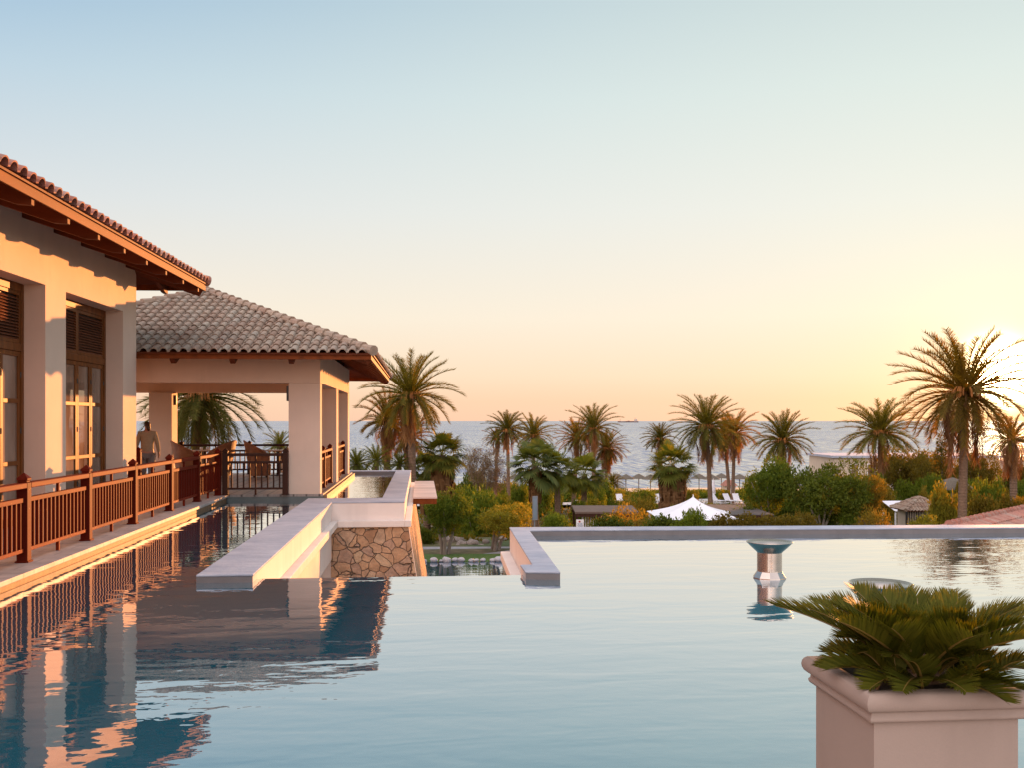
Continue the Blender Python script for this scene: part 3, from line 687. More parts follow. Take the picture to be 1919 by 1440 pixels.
# ------------------------------------------------------------------ chrome vents, planter
def vents():
    for k, (x, y, lb) in enumerate(((D(1442, 1084, 11.2).x, D(1442, 1084, 11.2).y, 'polished steel funnel standing clear in the pool water'), (D(1650, 1092, 8.33).x, D(1650, 1092, 8.33).y, 'polished steel funnel in the pool mostly hidden behind the potted cycad'))):
        t = thing('steel_funnel', lb, 'vent', (x, y, -.01), 0, 'steel funnels rising from the pool', local=True); t.scale = (.95, .95, .95)
        b = MB(); b.lathe([(.20, 0), (.20, .10), (.197, .115), (.15, .185), (.147, .20)], 10); b.build('flange', M['chrome'], t)
        b = MB(); b.lathe([(.146, .19), (.146, .42)], 40); b.build('pipe', M['chrome'], t, smooth=True)
        b = MB(); b.lathe([(.1465, .41), (.16, .425), (.215, .475), (.268, .528), (.272, .536), (.268, .542), (.215, .50), (.15, .455), (.146, .44)], 48); b.build('funnel', M['chrome'], t, smooth=True)
        b = MB(); b.lathe([(.0001, .452), (.07, .452), (.147, .446)], 40); b.build('dark_throat', M['black'], t)  # black disc standing in for the shaded hole down the pipe
vents()

def planter_plant():
    x0, x1, y0, y1 = 1.642, 2.195, 3.46, 3.99; zt = .885
    t = thing('square_planter', 'square cream stucco planter with a rolled rim in the near corner', 'planter', ((x0+x1)/2, (y0+y1)/2, .22))
    def ring(prof, nm):
        b = MB(); n = len(prof)
        vs = []; fs = []
        for o, z in prof: vs += [(x0-o, y0-o, z), (x1+o, y0-o, z), (x1+o, y1+o, z), (x0-o, y1+o, z)]
        for i in range(n-1):
            for k in range(4): fs.append((i*4+k, i*4+(k+1) % 4, (i+1)*4+(k+1) % 4, (i+1)*4+k))
        b.add(vs, fs); return b.build(nm, M['planter'], t)
    ring([(0, .221), (0, .77)], 'body')
    pr = [(0, .77), (.006, .77), (.02, .775), (.024, .783), (.024, .79), (.018, .797)]
    for k in range(9):
        a = -math.pi/2+math.pi*k/8; pr.append((.014+.030*math.cos(a)+.002, .848+.036*math.sin(a)))
    pr += [(-.012, .8845), (-.03, .880), (-.042, .868), (-.045, .83)]
    r = ring(pr, 'rim')
    me = r.data; me.shade_smooth()
    b_ = r.modifiers.new('corner_split', 'EDGE_SPLIT'); b_.split_angle = R(50)
    b = MB(); b.box(x0+.04, x1-.04, y0+.04, y1-.04, .5, .862); b.build('soil', M['soil'], t)
    # cycad
    cx, cy = (x0+x1)/2+.03, (y0+y1)/2-.03
    p = thing('cycad', 'bushy potted cycad with stiff feathery fronds growing in the cream planter', 'plant', (cx, cy, .835), local=True)
    b = MB(); b.lathe([(.0001, -.01), (.085, -.01), (.095, .05), (.07, .12), (.03, .15), (.0001, .155)], 14); b.build('trunk', M['trunk'], p)
    rng = np.random.default_rng(5)
    def frond(L, e0, bend, twist, pairs=58, seed=0):
        rg = np.random.default_rng(seed)
        S = 16; pts = []; pos = np.array([.0, .0, .0]); tang = []
        for i in range(S+1):
            a = math.radians(e0)-math.radians(bend)*(i/S)**1.5
            tg = np.array([math.cos(a), 0, math.sin(a)]); tang.append(tg); pts.append(pos.copy()); pos = pos+tg*L/S
        pts = np.array(pts); tang = np.array(tang)
        V = []; Fq = []
        s_ = np.linspace(.10, .995, pairs)
        for k, s in enumerate(s_):
            f = s*S; i = min(int(f), S-1); q = pts[i]*(1-(f-i))+pts[i+1]*(f-i); tg = tang[i]; nrm = np.array([-tg[2], 0, tg[0]])
            ll = (L*.10+.095)*(min(1, (s-.05)*3.2)**.7)*(1-.62*max(0, (s-.55)/.45)**1.6)
            for sd in (-1, 1):
                ang = math.radians(62-30*s+rg.uniform(-4, 4)); v = math.radians(28+rg.uniform(-6, 6))
                d = tg*math.cos(ang)+math.sin(ang)*(np.array([0, sd*math.cos(v), 0])+nrm*math.sin(v))
                w = .0068; n0 = len(V)
                mid = q+d*ll*.55; tip = q+d*ll+tg*ll*.10-np.array([0, 0, .01*ll])
                V += [q-tg*w*.7, q+tg*w*.7, mid+tg*w, mid-tg*w, tip+tg*.0007, tip-tg*.0007]
                Fq += [(n0, n0+1, n0+2, n0+3), (n0+3, n0+2, n0+4, n0+5)]
        me = npmesh('frond', V, Fq, M['cycad'])
        b = MB(); b.tube([tuple(x) for x in pts], [.0075*(1-.8*i/S) for i in range(S+1)], 5)
        o = b.build('rib', M['rachis']); mr = o.data; bpy.data.objects.remove(o)
        return me, mr
    var = [frond(L, e, bd, 0, seed=i) for i, (L, e, bd) in enumerate(((.165, 72, 14), (.255, 56, 18), (.395, 43, 20), (.50, 33, 20), (.25, 48, 60), (.30, 14, 30)))]
    lay = [(0, 6, 0, 66), (1, 9, 20, 0), (2, 11, 5, 0), (3, 11, 24, 0), (4, 10, 9, 0), (5, 14, 0, 0)]
    for k in range(13):
        a = k*2.39996; s = rng.uniform(.75, 1.15); vi = 4 if k % 3 else 0
        r0 = (.14+.06*(k % 3)/2)*(1.15 if math.sin(a) < -.2 else .9)
        o = inst('frond', var[vi][0], p, (r0*math.cos(a), r0*math.sin(a), .03), 0, (s*.8, s*.8, s*.8), rot=(rng.uniform(-.2, .2), rng.uniform(-.5, -.2), a+rng.uniform(-.4, .4)))
        inst('rib', var[vi][1], o)
    for vi, n, ph, _ in lay:
        for k in range(n):
            a = 360*k/n+ph+rng.uniform(-10, 10)
            s = rng.uniform(.88, 1.08)
            rot = (rng.uniform(-.25, .25), rng.uniform(-.10, .10), R(a))
            r0 = .03+.012*vi
            o = inst('frond', var[vi][0], p, (r0*math.cos(R(a)), r0*math.sin(R(a)), .12-.015*vi), 0, (s, s, s), rot=rot)
            inst('rib', var[vi][1], o)
planter_plant()
# ------------------------------------------------------------------ wicker chairs and tables in the pavilion
def chair_proto():
    t = thing('wicker_chair', 'x', 'chair', (0, 0, 0), 0, 'wicker tub chairs in the pavilion', local=True)
    def shell(a, v):
        # a: angle from the back (degrees, +-125), v 0..1 height
        top = 1.06-.42*(abs(a)/125)**1.5
        r = .31+.13*v**1.2+.04*(1-abs(a)/125)*v
        z = .06+(top-.06)*v
        return r, z
    b = MB(); n = 36; m = 8
    for lay in (0, 1):
        vs = []; fs = []
        for j in range(m+1):
            for i in range(n+1):
                a = -125+250*i/n; r, z = shell(a, j/m); r -= .035*lay
                an = math.pi+R(a); vs.append((r*math.cos(an), r*math.sin(an), z))
        for j in range(m):
            for i in range(n):
                q = (j*(n+1)+i, j*(n+1)+i+1, (j+1)*(n+1)+i+1, (j+1)*(n+1)+i); fs.append(q if lay == 0 else q[::-1])
        b.add(vs, fs)
    b.build('backrest', M['wicker'], t, smooth=True)
    b = MB(); pts = []
    for i in range(n+1):
        a = -125+250*i/n; r, z = shell(a, 1); an = math.pi+R(a); pts.append(((r-.017)*math.cos(an), (r-.017)*math.sin(an), z))
    for v in range(5, 0, -1): pass
    b.tube(pts, .03, 8); b.build('rim', M['wicker'], t, smooth=True)
    b = MB(); b.lathe([(.29, .05), (.31, .38), (.0001, .40)], 28); b.build('seat', M['wicker'], t)
    b = MB(); b.lathe([(.0001, .40), (.27, .405), (.295, .43), (.28, .48), (.0001, .49)], 28); b.build('cushion', basic('cream_cushion', (.55, .45, .35), .9, .08, 10, .2, 60), t, smooth=True)
    for k in range(4):
        a = R(45+90*k); b = MB(); b.tube([(.25*math.cos(a), .25*math.sin(a), 0), (.25*math.cos(a), .25*math.sin(a), .06)], .022, 8); b.build('foot', M['dark_wood'], t)
    return t
def pavilion_furniture():
    ch = chair_proto(); spots = []
    for (px, Z, rz, lb) in ((352, 28.6, 20, 'wicker tub chair nearest the walking person, its back to the left post'),
                            (412, 28.9, 165, 'wicker tub chair turned left across the table from the first chair'),
                            (488, 28.9, 12, 'wicker tub chair seen whole through the front railing, turned right'),
                            (549, 29.2, 170, 'wicker tub chair half hidden behind the front right pillar')):
        p = D(px, 790, Z); spots.append((p, rz, lb))
    for k, (p, rz, lb) in enumerate(spots):
        o = ch if k == 0 else copy_tree(ch)
        o.location = (p.x, p.y, .2205); o.rotation_euler = (0, 0, R(rz)); o['label'] = lb
    tp = thing('round_table', 'x', 'table', (0, 0, 0), 0, 'small round tables in the pavilion', local=True)
    b = MB(); b.lathe([(.0001, .735), (.40, .735), (.415, .75), (.40, .77), (.0001, .772)], 36); b.build('tabletop', basic('pale_table_wood', (.45, .30, .18), .4, .15, 6, .1), tp)
    b = MB(); b.lathe([(.05, .03), (.04, .1), (.04, .70), (.09, .734)], 16); b.build('stem', M['dark_wood'], tp)
    b = MB(); b.lathe([(.0001, .03), (.05, .035), (.24, .015), (.25, 0)], 24); b.build('base', M['dark_wood'], tp)
    for k, (px, Z, lb) in enumerate(((384, 29.6, 'small round table between the two left wicker chairs'), (521, 29.8, 'small round table between the wicker chairs beside the front right pillar'))):
        o = tp if k == 0 else copy_tree(tp); p = D(px, 790, Z); o.location = (p.x, p.y, .2205); o['label'] = lb
    p = D(384, 790, 29.6)
    for k, (dx, dy, lb) in enumerate(((.1, -.1, 'white cup on the left pavilion table, the nearer one'), (-.12, .08, 'white bowl like cup on the left pavilion table, the farther one'))):
        b = MB(); b.lathe([(.0001, 0), (.03, 0), (.045, .05), (.05, .09), (.046, .09), (.04, .05), (.0001, .01)], 18)
        o = b.build('cup', M['white_paint'], None, smooth=True); o.location = (p.x+dx, p.y+dy, .2205+.772); tag(o, lb, 'cup', 'cups on the pavilion table')
pavilion_furniture()

# ------------------------------------------------------------------ the person
def skin_obj(name, verts, edges, radii, mat, parent, root=0, sub=2):
    me = bpy.data.meshes.new(name); me.from_pydata(verts, edges, []); me.update(); me.materials.append(mat)
    o = bpy.data.objects.new(name, me); COL.objects.link(o); o.parent = parent
    s = o.modifiers.new('skin', 'SKIN'); s.use_smooth_shade = True
    if not me.skin_vertices: me.skin_vertices.new()
    for i, r in enumerate(radii):
        d = me.skin_vertices[0].data[i]; d.radius = r if hasattr(r, '__len__') else (r, r); d.use_root = (i == root)
    u = o.modifiers.new('smooth', 'SUBSURF'); u.levels = sub; u.render_levels = sub
    return o
def person():
    p0 = D(276, 922, 23.5)
    t = thing('person', 'person with dark tied hair, beige top and grey trousers walking away behind the railing', 'person', (p0.x, p0.y, .2205), R(12), local=True)
    # facing +y (away from the viewer); x is the person's right
    V = []; E_ = []; Rr = []
    def node(p, r, par=None):
        V.append(p); Rr.append(r); i = len(V)-1
        if par is not None: E_.append((par, i))
        return i
    pel = node((0, 0, .90), (.14, .10)); sp = node((0, .01, 1.08), (.125, .09), pel); chs = node((0, .02, 1.25), (.15, .10), sp); ub = node((0, .01, 1.36), (.11, .075), chs)
    nk = node((0, .015, 1.44), .05, ub); hd0 = node((0, .04, 1.50), .07, nk); hd = node((0, .045, 1.575), (.078, .088), hd0); node((0, .04, 1.63), .055, hd)
    node((0, .135, 1.54), .02, hd0)  # chin / nose side
    for s in (-1, 1):
        sh = node((s*.165, .01, 1.345), .055, ub); el = node((s*.235, -.03 if s > 0 else .01, 1.09), .042, sh); wr = node((s*.26, .03 if s > 0 else .08, .87), .028, el)
        pm = node((s*.262, .045 if s > 0 else .10, .80), (.022, .036), wr)
        for f in range(4):
            k1 = node((s*.262-.004*s, (.045 if s > 0 else .10)-.028+.019*f, .755-.004*abs(f-1.5)), .0085, pm)
            k2 = node((s*.255-.008*s, (.045 if s > 0 else .10)-.026+.018*f, .722), .0075, k1)
        th = node((s*.245, (.045 if s > 0 else .10)+.045, .79), .010, pm); node((s*.238, (.045 if s > 0 else .10)+.055, .76), .0085, th)
        hp = node((s*.09, 0, .84), .098, pel); kn = node((s*.095, .07 if s < 0 else -.02, .48), .062, hp); an = node((s*.095, .12 if s < 0 else -.17, .09), .040, kn); node((s*.10, (.12 if s < 0 else -.17)+.13, .035), (.04, .03), an)
    skin_obj('body', V, E_, Rr, M['skin'], t)
    V2, E2, R2 = [], [], []
    def nd(p, r, par=None):
        V2.append(p); R2.append(r); i = len(V2)-1
        if par is not None: E2.append((par, i))
        return i
    a = nd((0, 0, .86), (.175, .135)); b_ = nd((0, .01, 1.06), (.155, .115), a); c = nd((0, .02, 1.24), (.175, .125), b_); d = nd((0, .01, 1.37), (.125, .09), c); nd((0, .012, 1.425), .062, d)
    for s in (-1, 1):
        sh = nd((s*.165, .01, 1.35), .068, d); el = nd((s*.235, -.03 if s > 0 else .01, 1.09), .055, sh); nd((s*.258, .025 if s > 0 else .075, .90), .042, el)
    skin_obj('shirt', V2, E2, R2, M['shirt'], t)
    V3, E3, R3 = [(0, 0, .90)], [], [(.155, .12)]
    for s in (-1, 1):
        n0 = len(V3); V3 += [(s*.09, 0, .82), (s*.095, .07 if s < 0 else -.02, .48), (s*.095, .115 if s < 0 else -.165, .12)]; R3 += [.118, .085, .072]; E3 += [(0, n0), (n0, n0+1), (n0+1, n0+2)]
    skin_obj('trousers', V3, E3, R3, M['trousers'], t)
    skin_obj('hair', [(0, .04, 1.60), (0, .01, 1.585), (0, -.005, 1.54), (.02, -.085, 1.53), (.035, -.10, 1.475), (.04, -.09, 1.40)], [(0, 1), (1, 2), (1, 3), (3, 4), (4, 5)], [.088, .10, .085, .055, .055, .025], M['hair'], t)
person()

# ------------------------------------------------------------------ foliage generators
def norm(a): return a/np.maximum(np.linalg.norm(a, axis=-1, keepdims=True), 1e-9)
def palm_crown(seed, n=56, pairs=64, emin=-30, emax=84, w=.018, ll=.125):
    rg = np.random.default_rng(seed); V = []; Q = []; S = 14
    for fi in range(n):
        q = (fi+rg.uniform(0, .9))/n
        e0 = math.radians(emax-(emax-emin)*q**.95+rg.uniform(-6, 6)); az = fi*2.39996+rg.uniform(-.2, .2)
        L = (.80+.24*math.sin(math.pi*min(1, q*1.1+.1)))*rg.uniform(.88, 1.08); bend = math.radians(rg.uniform(26, 52)+34*q*(q < .85)); tw = rg.uniform(-.5, .5)
        side0 = np.array([-math.sin(az), math.cos(az), 0]); out = np.array([math.cos(az), math.sin(az), 0])
        pos = out*.03; P = []; T = []
        yaw = rg.uniform(-.12, .12)
        for i in range(S+1):
            a = e0-bend*(i/S)**1.35; a = max(a, -1.45)
            o2 = out*math.cos(yaw*i/S)+side0*math.sin(yaw*i/S)
            tg = o2*math.cos(a)+np.array([0, 0, 1])*math.sin(a); P.append(pos.copy()); T.append(tg); pos = pos+tg*L/S
        P = np.array(P); T = np.array(T)
        # rachis: two crossed thin strips
        for i in range(S):
            r0 = .016*(1-.85*i/S); r1 = .016*(1-.85*(i+1)/S)
            for ax in (side0, np.cross(T[i], side0)):
                k = len(V); V += [P[i]-ax*r0, P[i]+ax*r0, P[i+1]+ax*r1, P[i+1]-ax*r1]; Q.append((k, k+1, k+2, k+3))
        s_ = np.linspace(.14, .99, pairs)+rg.uniform(-.006, .006, pairs)
        for s in s_:
            f = min(s, .999)*S; i = int(f); base = P[i]*(1-(f-i))+P[i+1]*(f-i); tg = T[i]; up = np.cross(tg, side0); up = up*np.sign(up[2]+1e-6)
            l = ll*(.55+.65*math.sin(math.pi*min(1, s*.8+.15)))*rg.uniform(.85, 1.12)
            for sd in (-1, 1):
                v = rg.uniform(.1, .9)+tw*sd*.5
                d = tg*rg.uniform(.75, 1.15)+side0*sd*.8*math.cos(v)+up*.8*math.sin(v)+rg.normal(0, .07, 3); d = d/np.linalg.norm(d)
                k = len(V); tip = base+d*l+np.array([0, 0, -.16*l])
                V += [base-tg*w*.5, base+tg*w*.5, tip+tg*w*.12, tip-tg*w*.12]; Q.append((k, k+1, k+2, k+3))
    return np.array(V), np.array(Q)
def hang_fronds(seed, n=12, L=.95, r=.12):
    rg = np.random.default_rng(seed); V = []; Q = []; S = 8
    for fi in range(n):
        az = rg.uniform(0, 6.28); side = np.array([-math.sin(az), math.cos(az), 0]); out = np.array([math.cos(az), math.sin(az), 0]); l = L*rg.uniform(.6, 1.1); sw = rg.uniform(.02, .28)
        P = [out*(.04+sw*math.sin(math.pi*min(1, i/S*1.4)*.8)+.04*i/S)+np.array([0, 0, .02-l*(i/S)**1.25]) for i in range(S+1)]
        for i in range(S):
            k = len(V); V += [P[i]-side*.012, P[i]+side*.012, P[i+1]+side*.010, P[i+1]-side*.010]; Q.append((k, k+1, k+2, k+3))
            if i > 1:
                for j in range(5):
                    u = j/5; b0 = P[i]*(1-u)+P[i+1]*u
                    for sd in (-1, 1):
                        d = side*sd*rg.uniform(.2, .6)+out*rg.uniform(-.3, .3)+np.array([0, 0, -1.0]); d /= np.linalg.norm(d); k = len(V)
                        V += [b0-side*.008, b0+side*.008, b0+d*.16+side*.002, b0+d*.16-side*.002]; Q.append((k, k+1, k+2, k+3))
    return np.array(V), np.array(Q)
def fruit(seed, n=14):
    rg = np.random.default_rng(seed); V = []; Q = []
    for k in range(n*7):
        az = rg.uniform(0, 6.28); out = np.array([math.cos(az), math.sin(az), 0]); side = np.array([-math.sin(az), math.cos(az), 0]); l = rg.uniform(.14, .34); P = [out*(.03+l*.75*math.sin(u*1.5))+np.array([0, 0, .04+l*.3*math.sin(u*2.6)-l*.5*u*u]) for u in np.linspace(0, 1, 5)]
        for i in range(4):
            b = len(V); V += [P[i]-side*.007, P[i]+side*.007, P[i+1]+side*.007, P[i+1]-side*.007]; Q.append((b, b+1, b+2, b+3))
    return np.array(V), np.array(Q)
def fan_crown(seed, n=40, seg=22):
    rg = np.random.default_rng(seed); V = []; Q = []
    for fi in range(n):
        q = (fi+rg.uniform(0, .9))/n; e0 = math.radians(80-118*q+rg.uniform(-8, 8)); az = fi*2.39996+rg.uniform(-.25, .25)
        out = np.array([math.cos(az), math.sin(az), 0]); side = np.array([-math.sin(az), math.cos(az), 0]); pl = rg.uniform(.42, .62)
        P = [out*.03]; a = e0
        for i in range(6):
            tg = out*math.cos(a)+np.array([0, 0, 1])*math.sin(a); P.append(P[-1]+tg*pl/6); a -= .07
        up = np.cross(tg, side); up *= np.sign(up[2]+1e-6)
        for i in range(6):
            k = len(V); V += [P[i]-side*.012, P[i]+side*.012, P[i+1]+side*.009, P[i+1]-side*.009]; Q.append((k, k+1, k+2, k+3))
        c = P[-1]; fl = rg.uniform(.40, .55); roll = rg.uniform(-.5, .5); sd2 = side*math.cos(roll)+up*math.sin(roll)
        for j in range(seg):
            th = math.radians(-128+256*(j+.5)/seg); d = tg*math.cos(th)+sd2*math.sin(th)+up*.12*abs(math.sin(th)); d /= np.linalg.norm(d)
            l = fl*(1-.25*abs(th)/2.3)*rg.uniform(.9, 1.05); wv = np.cross(d, up); wv /= np.linalg.norm(wv)+1e-9
            m_ = c+d*l*.6; tip = c+d*l+np.array([0, 0, -.14*l-.1*rg.uniform(0, 1)*l]); k = len(V); w = l*.6*math.tan(math.radians(256/seg/2))*1.02
            V += [c-wv*.006, c+wv*.006, m_+wv*w, m_-wv*w, tip+wv*.004, tip-wv*.004]; Q += [(k, k+1, k+2, k+3), (k+3, k+2, k+4, k+5)]
    return np.array(V), np.array(Q)
def fan_skirt(seed, n=420, H=2.2):
    """unit: crown radius 1; hangs from z=.05 to -H"""
    rg = np.random.default_rng(seed); V = []; Q = []
    for k in range(n):
        az = rg.uniform(0, 6.28); out = np.array([math.cos(az), math.sin(az), 0]); side = np.array([-math.sin(az), math.cos(az), 0]); z0 = -rg.uniform(0, 1)**1.2*(H-.5); l = rg.uniform(.4, .8); r0 = .14+.10*rg.uniform(); r1 = .30+rg.uniform(-.06, .10)
        w = rg.uniform(.03, .09); z1 = max(z0-l, -H); b = len(V)
        pm = out*(r1+.03)+np.array([0, 0, (z0+z1)/2+.05]); V += [out*r0+np.array([0, 0, z0])-side*.02, out*r0+np.array([0, 0, z0])+side*.02, pm+side*w, pm-side*w]; Q.append((b, b+1, b+2, b+3))
        b = len(V); tip = out*r1*rg.uniform(.85, 1.05)+np.array([0, 0, z1]); V += [pm-side*w, pm+side*w, tip+side*w*.3, tip-side*w*.3]; Q.append((b, b+1, b+2, b+3))
    return np.array(V), np.array(Q)
def leaf_cloud(seed, lobes, n, size, noise_cut=.0, asp=.5, flat=.0):
    """lobes: [(centre, radii)] ; leaves on and inside the lobe shells with gaps"""
    rg = np.random.default_rng(seed); C = np.array([l[0] for l in lobes], float); Rd = np.array([l[1] for l in lobes], float)
    wt = np.prod(Rd, 1)**(2/3); idx = rg.choice(len(lobes), n, p=wt/wt.sum())
    u = norm(rg.normal(size=(n, 3))); rad = rg.uniform(.55, 1.06, n)**.7
    # lumpy shells
    lump = 1+.14*np.sin(u[:, 0]*7+idx)+.12*np.sin(u[:, 1]*9+idx*2.1)+.12*np.sin(u[:, 2]*8+idx*1.3)
    P = C[idx]+u*Rd[idx]*(rad*lump)[:, None]
    g = np.sin(P[:, 0]*9+seed)*np.sin(P[:, 1]*8.3+1.7*seed)*np.sin(P[:, 2]*10.1+.6*seed); keep = g > -1+noise_cut
    P = P[keep]; u = u[keep]; m = len(P)
    d = norm(u*.6+rg.normal(size=(m, 3))*.7+np.array([0, 0, .15])); s = norm(np.cross(d, rg.normal(size=(m, 3))))
    l = size*rg.uniform(.6, 1.25, m)[:, None]
    V = np.stack([P, P+d*l*.5+s*l*asp*.5, P+d*l, P+d*l*.5-s*l*asp*.5], 1).reshape(-1, 3)
    return V, np.arange(4*m).reshape(-1, 4)
def mesh_of(name, VQ, mat): return npmesh(name, VQ[0], VQ[1], mat)

CROWNS = [mesh_of('crown', palm_crown(s, n, p, e), M['palm']) for s, n, p, e in ((11, 58, 62, -34), (12, 50, 60, -22), (13, 64, 62, -42), (14, 46, 60, -28))]
CROWN_DROOP = mesh_of('crown', palm_crown(21, 66, 66, -58, 70, .016, .13), M['palm'])
CROWN_FINE = mesh_of('crown', palm_crown(31, 62, 84, -40, 84, .013, .125), M['palm'])
HANG = [mesh_of('dead_fronds', hang_fronds(s, n), M['dead']) for s, n in ((1, 9), (2, 16), (3, 34))]
FRUIT = mesh_of('fruit_stalks', fruit(4), M['fruit'])
FANS = [mesh_of('crown', fan_crown(s), M['fan']) for s in (5, 6)]
SKIRT = mesh_of('dead_leaf_skirt', fan_skirt(8), M['dead'])

def trunk(name, parent, h, r, lean, mat, seed=0, step=.16, flare=1.5):
    rg = random.Random(seed); pts = []; rad = []; k = 0; z = -.6
    while z < h:
        u = max(0, z/h); pts.append((lean[0]*(u-1)*(1-.35*u*u*0)+.06*r*math.sin(u*5+seed), lean[1]*(u-1), z))
        rad.append(r*(1+(flare-1)*max(0, 1-u*6)+.08*(k % 2)+rg.uniform(-.03, .03))*(1-.12*u)); z += step/2; k += 1
    pts.append((0, 0, h)); rad.append(r*.9)
    b = MB(); b.tube(pts, rad, 12); return b.build(name, mat, parent, smooth=False)
palm_count = [0]
def palm(label, px, py, rpx, Z, tr=.17, base_px=None, crown=0, hang=0, mat=None, fr=True, hangs=1.0, group='date palms in the garden', yaw=None, squash=1.0):
    k = palm_count[0]; palm_count[0] += 1
    base_px = (base_px or px)+random.Random(k*7).uniform(-6, 6)
    c = D(px, py, Z); bx = D(base_px, py, Z)
    zb = gz(c.y)-.1; h = c.z-zb; L = rpx/F*Z/.82
    t = thing('palm_tree', label, 'palm tree', (c.x, c.y, zb), 0, group, local=True)
    trunk('trunk', t, h, tr, (c.x-bx.x, c.y-bx.y), M['trunk'], k)
    me = crown if not isinstance(crown, int) else CROWNS[crown % 4]
    o = rp_ = random.Random(k); inst('crown', me, t, (0, 0, h), 0, (L, L*rp_.uniform(.92, 1.06), L*squash*rp_.uniform(.9, 1.1)), mat, rot=(rp_.uniform(-.16, .16), rp_.uniform(-.16, .16), yaw if yaw is not None else k*1.7))
    if hang is not None: inst('dead_fronds', HANG[hang], t, (0, 0, h), k*.9, (L*hangs, L*hangs, L*hangs))
    if fr: inst('fruit_stalks', FRUIT, t, (0, 0, h-.02*L), k, (L, L, L))
    return t
def fan_palm(label, px, py, rpx, Z, mat=None, skirt=True, sk=1.0, var=0, tr=.22):
    k = palm_count[0]; palm_count[0] += 1
    c = D(px, py, Z); zb = gz(c.y)-.1; h = c.z-zb; L = rpx/F*Z/.92
    t = thing('fan_palm', label, 'palm tree', (c.x, c.y, zb), 0, 'fan palms in the garden', local=True)
    trunk('trunk', t, h, tr, (0, 0), M['trunk'], k)
    inst('crown', FANS[var % 2], t, (0, 0, h), k*1.1, (L, L, L), mat)
    if skirt: inst('dead_leaf_skirt', SKIRT, t, (0, 0, h-.05*L), k, (L*sk, L*sk, min(L*sk, (h-.1)/2.2)))
    return t

palm('tall date palm rising just right of the pavilion eave', 769, 742, 83, 52, .20, 772, CROWN_FINE, 1)
palm('date palm with brown hanging fronds just left of the tall one by the pavilion', 726, 792, 60, 56, .20, 727, 1, 2, M['palm2'])
palm('shorter date palm showing between the two trunks beside the pavilion', 765, 822, 46, 64, .18, 764, 2, 1, M['palm2'])
palm('broad drooping date palm filling the open bay of the pavilion', 373, 742, 118, 41, .30, 375, CROWN_DROOP, 0, None, True, .8)
palm('slim date palm left of a close pair near the fan palms', 931, 824, 26, 96, .15, 932, 1, 1, M['palm2'])
palm('slim date palm on the right of a close pair, taller than its neighbour', 951, 808, 38, 92, .16, 953, 0, 1)
palm('bushy date palm beside the slim pair, trunk hidden by fan palms', 999, 818, 38, 100, .18, 1000, 2, 0)
palm('date palm at the left of the clump of three below the ship', 1083, 824, 44, 96, .2, 1078, 1, 1, M['palm2'])
palm('tallest date palm in the clump of three below the ship', 1113, 806, 48, 92, .2, 1107, 3, 0)
palm('date palm at the right of the clump of three, with a bare trunk', 1137, 842, 38, 100, .17, 1136, 2, 2, M['palm2'])
palm('small date palm growing behind the skirted fan palm', 1237, 824, 33, 104, .15, 1238, 0, 1)
palm('tall date palm with a long bare trunk above the white tent', 1324, 800, 62, 100, .24, 1329, CROWN_FINE, 1)
palm('date palm just behind the tall one above the tent, paler crown', 1358, 822, 42, 112, .2, 1366, 1, 1, M['palm2'])
palm('date palm on the right of the trio above the tent', 1377, 814, 46, 108, .2, 1377, 3, 1, M['palm2'])
palm('full round date palm rising out of the big round shrubs', 1467, 826, 55, 90, .24, 1463, 2, 1)
palm('spreading date palm in front of the beige flat roofed house', 1650, 812, 72, 84, .24, 1648, 0, 0)
palm('very tall date palm in front of the low sun', 1808, 736, 122, 52, .22, 1803, CROWN_FINE, 1, M['palm2'], True, 1.0, yaw=.6)
palm('date palm at the right edge with a thick beard of dead fronds', 1897, 826, 46, 62, .22, 1896, 1, 2, M['palm2'], True, 1.3)
palm('young date palm among the thatched parasols on the beach', 1149, 908, 22, 128, .14, 1149, 0, None, None, False)
palm('low young palm seen through the bay beside the pavilion pillar', 524, 838, 30, 50, .15, 524, 1, None, M['fan'], False)
palm('low young palm right beside the far corner of the pavilion', 668, 872, 30, 48, .14, 668, 2, None, M['fan'], False)
palm('young palm behind the far pool wall left of the palm trunks', 705, 866, 32, 50, .14, 705, 3, None, M['fan'], False)
palm('young palm behind the far pool wall between the two palm trunks', 748, 872, 26, 52, .14, 748, 0, None, M['fan'], False)
fan_palm('fan palm with a brown leaf skirt right of the tall date palm', 828, 854, 54, 54, None, True, 1.0, 0)
fan_palm('smaller fan palm tucked behind the skirted one near the pavilion', 800, 882, 42, 58, None, True, .8, 1)
fan_palm('blue green fan palm below the slim pair of date palms', 1003, 874, 58, 70, M['fanblue'], True, .5, 1)
fan_palm('green fan palm immediately right of the blue green one', 1045, 884, 48, 72, None, False, .8, 0)
fan_palm('low fan palm under the clump of three date palms', 1095, 892, 48, 76, None, False, .7, 1)
fan_palm('squat fan palm with a very thick brown trunk skirt left of the white tent', 1260, 874, 52, 72, None, True, 1.15, 0)

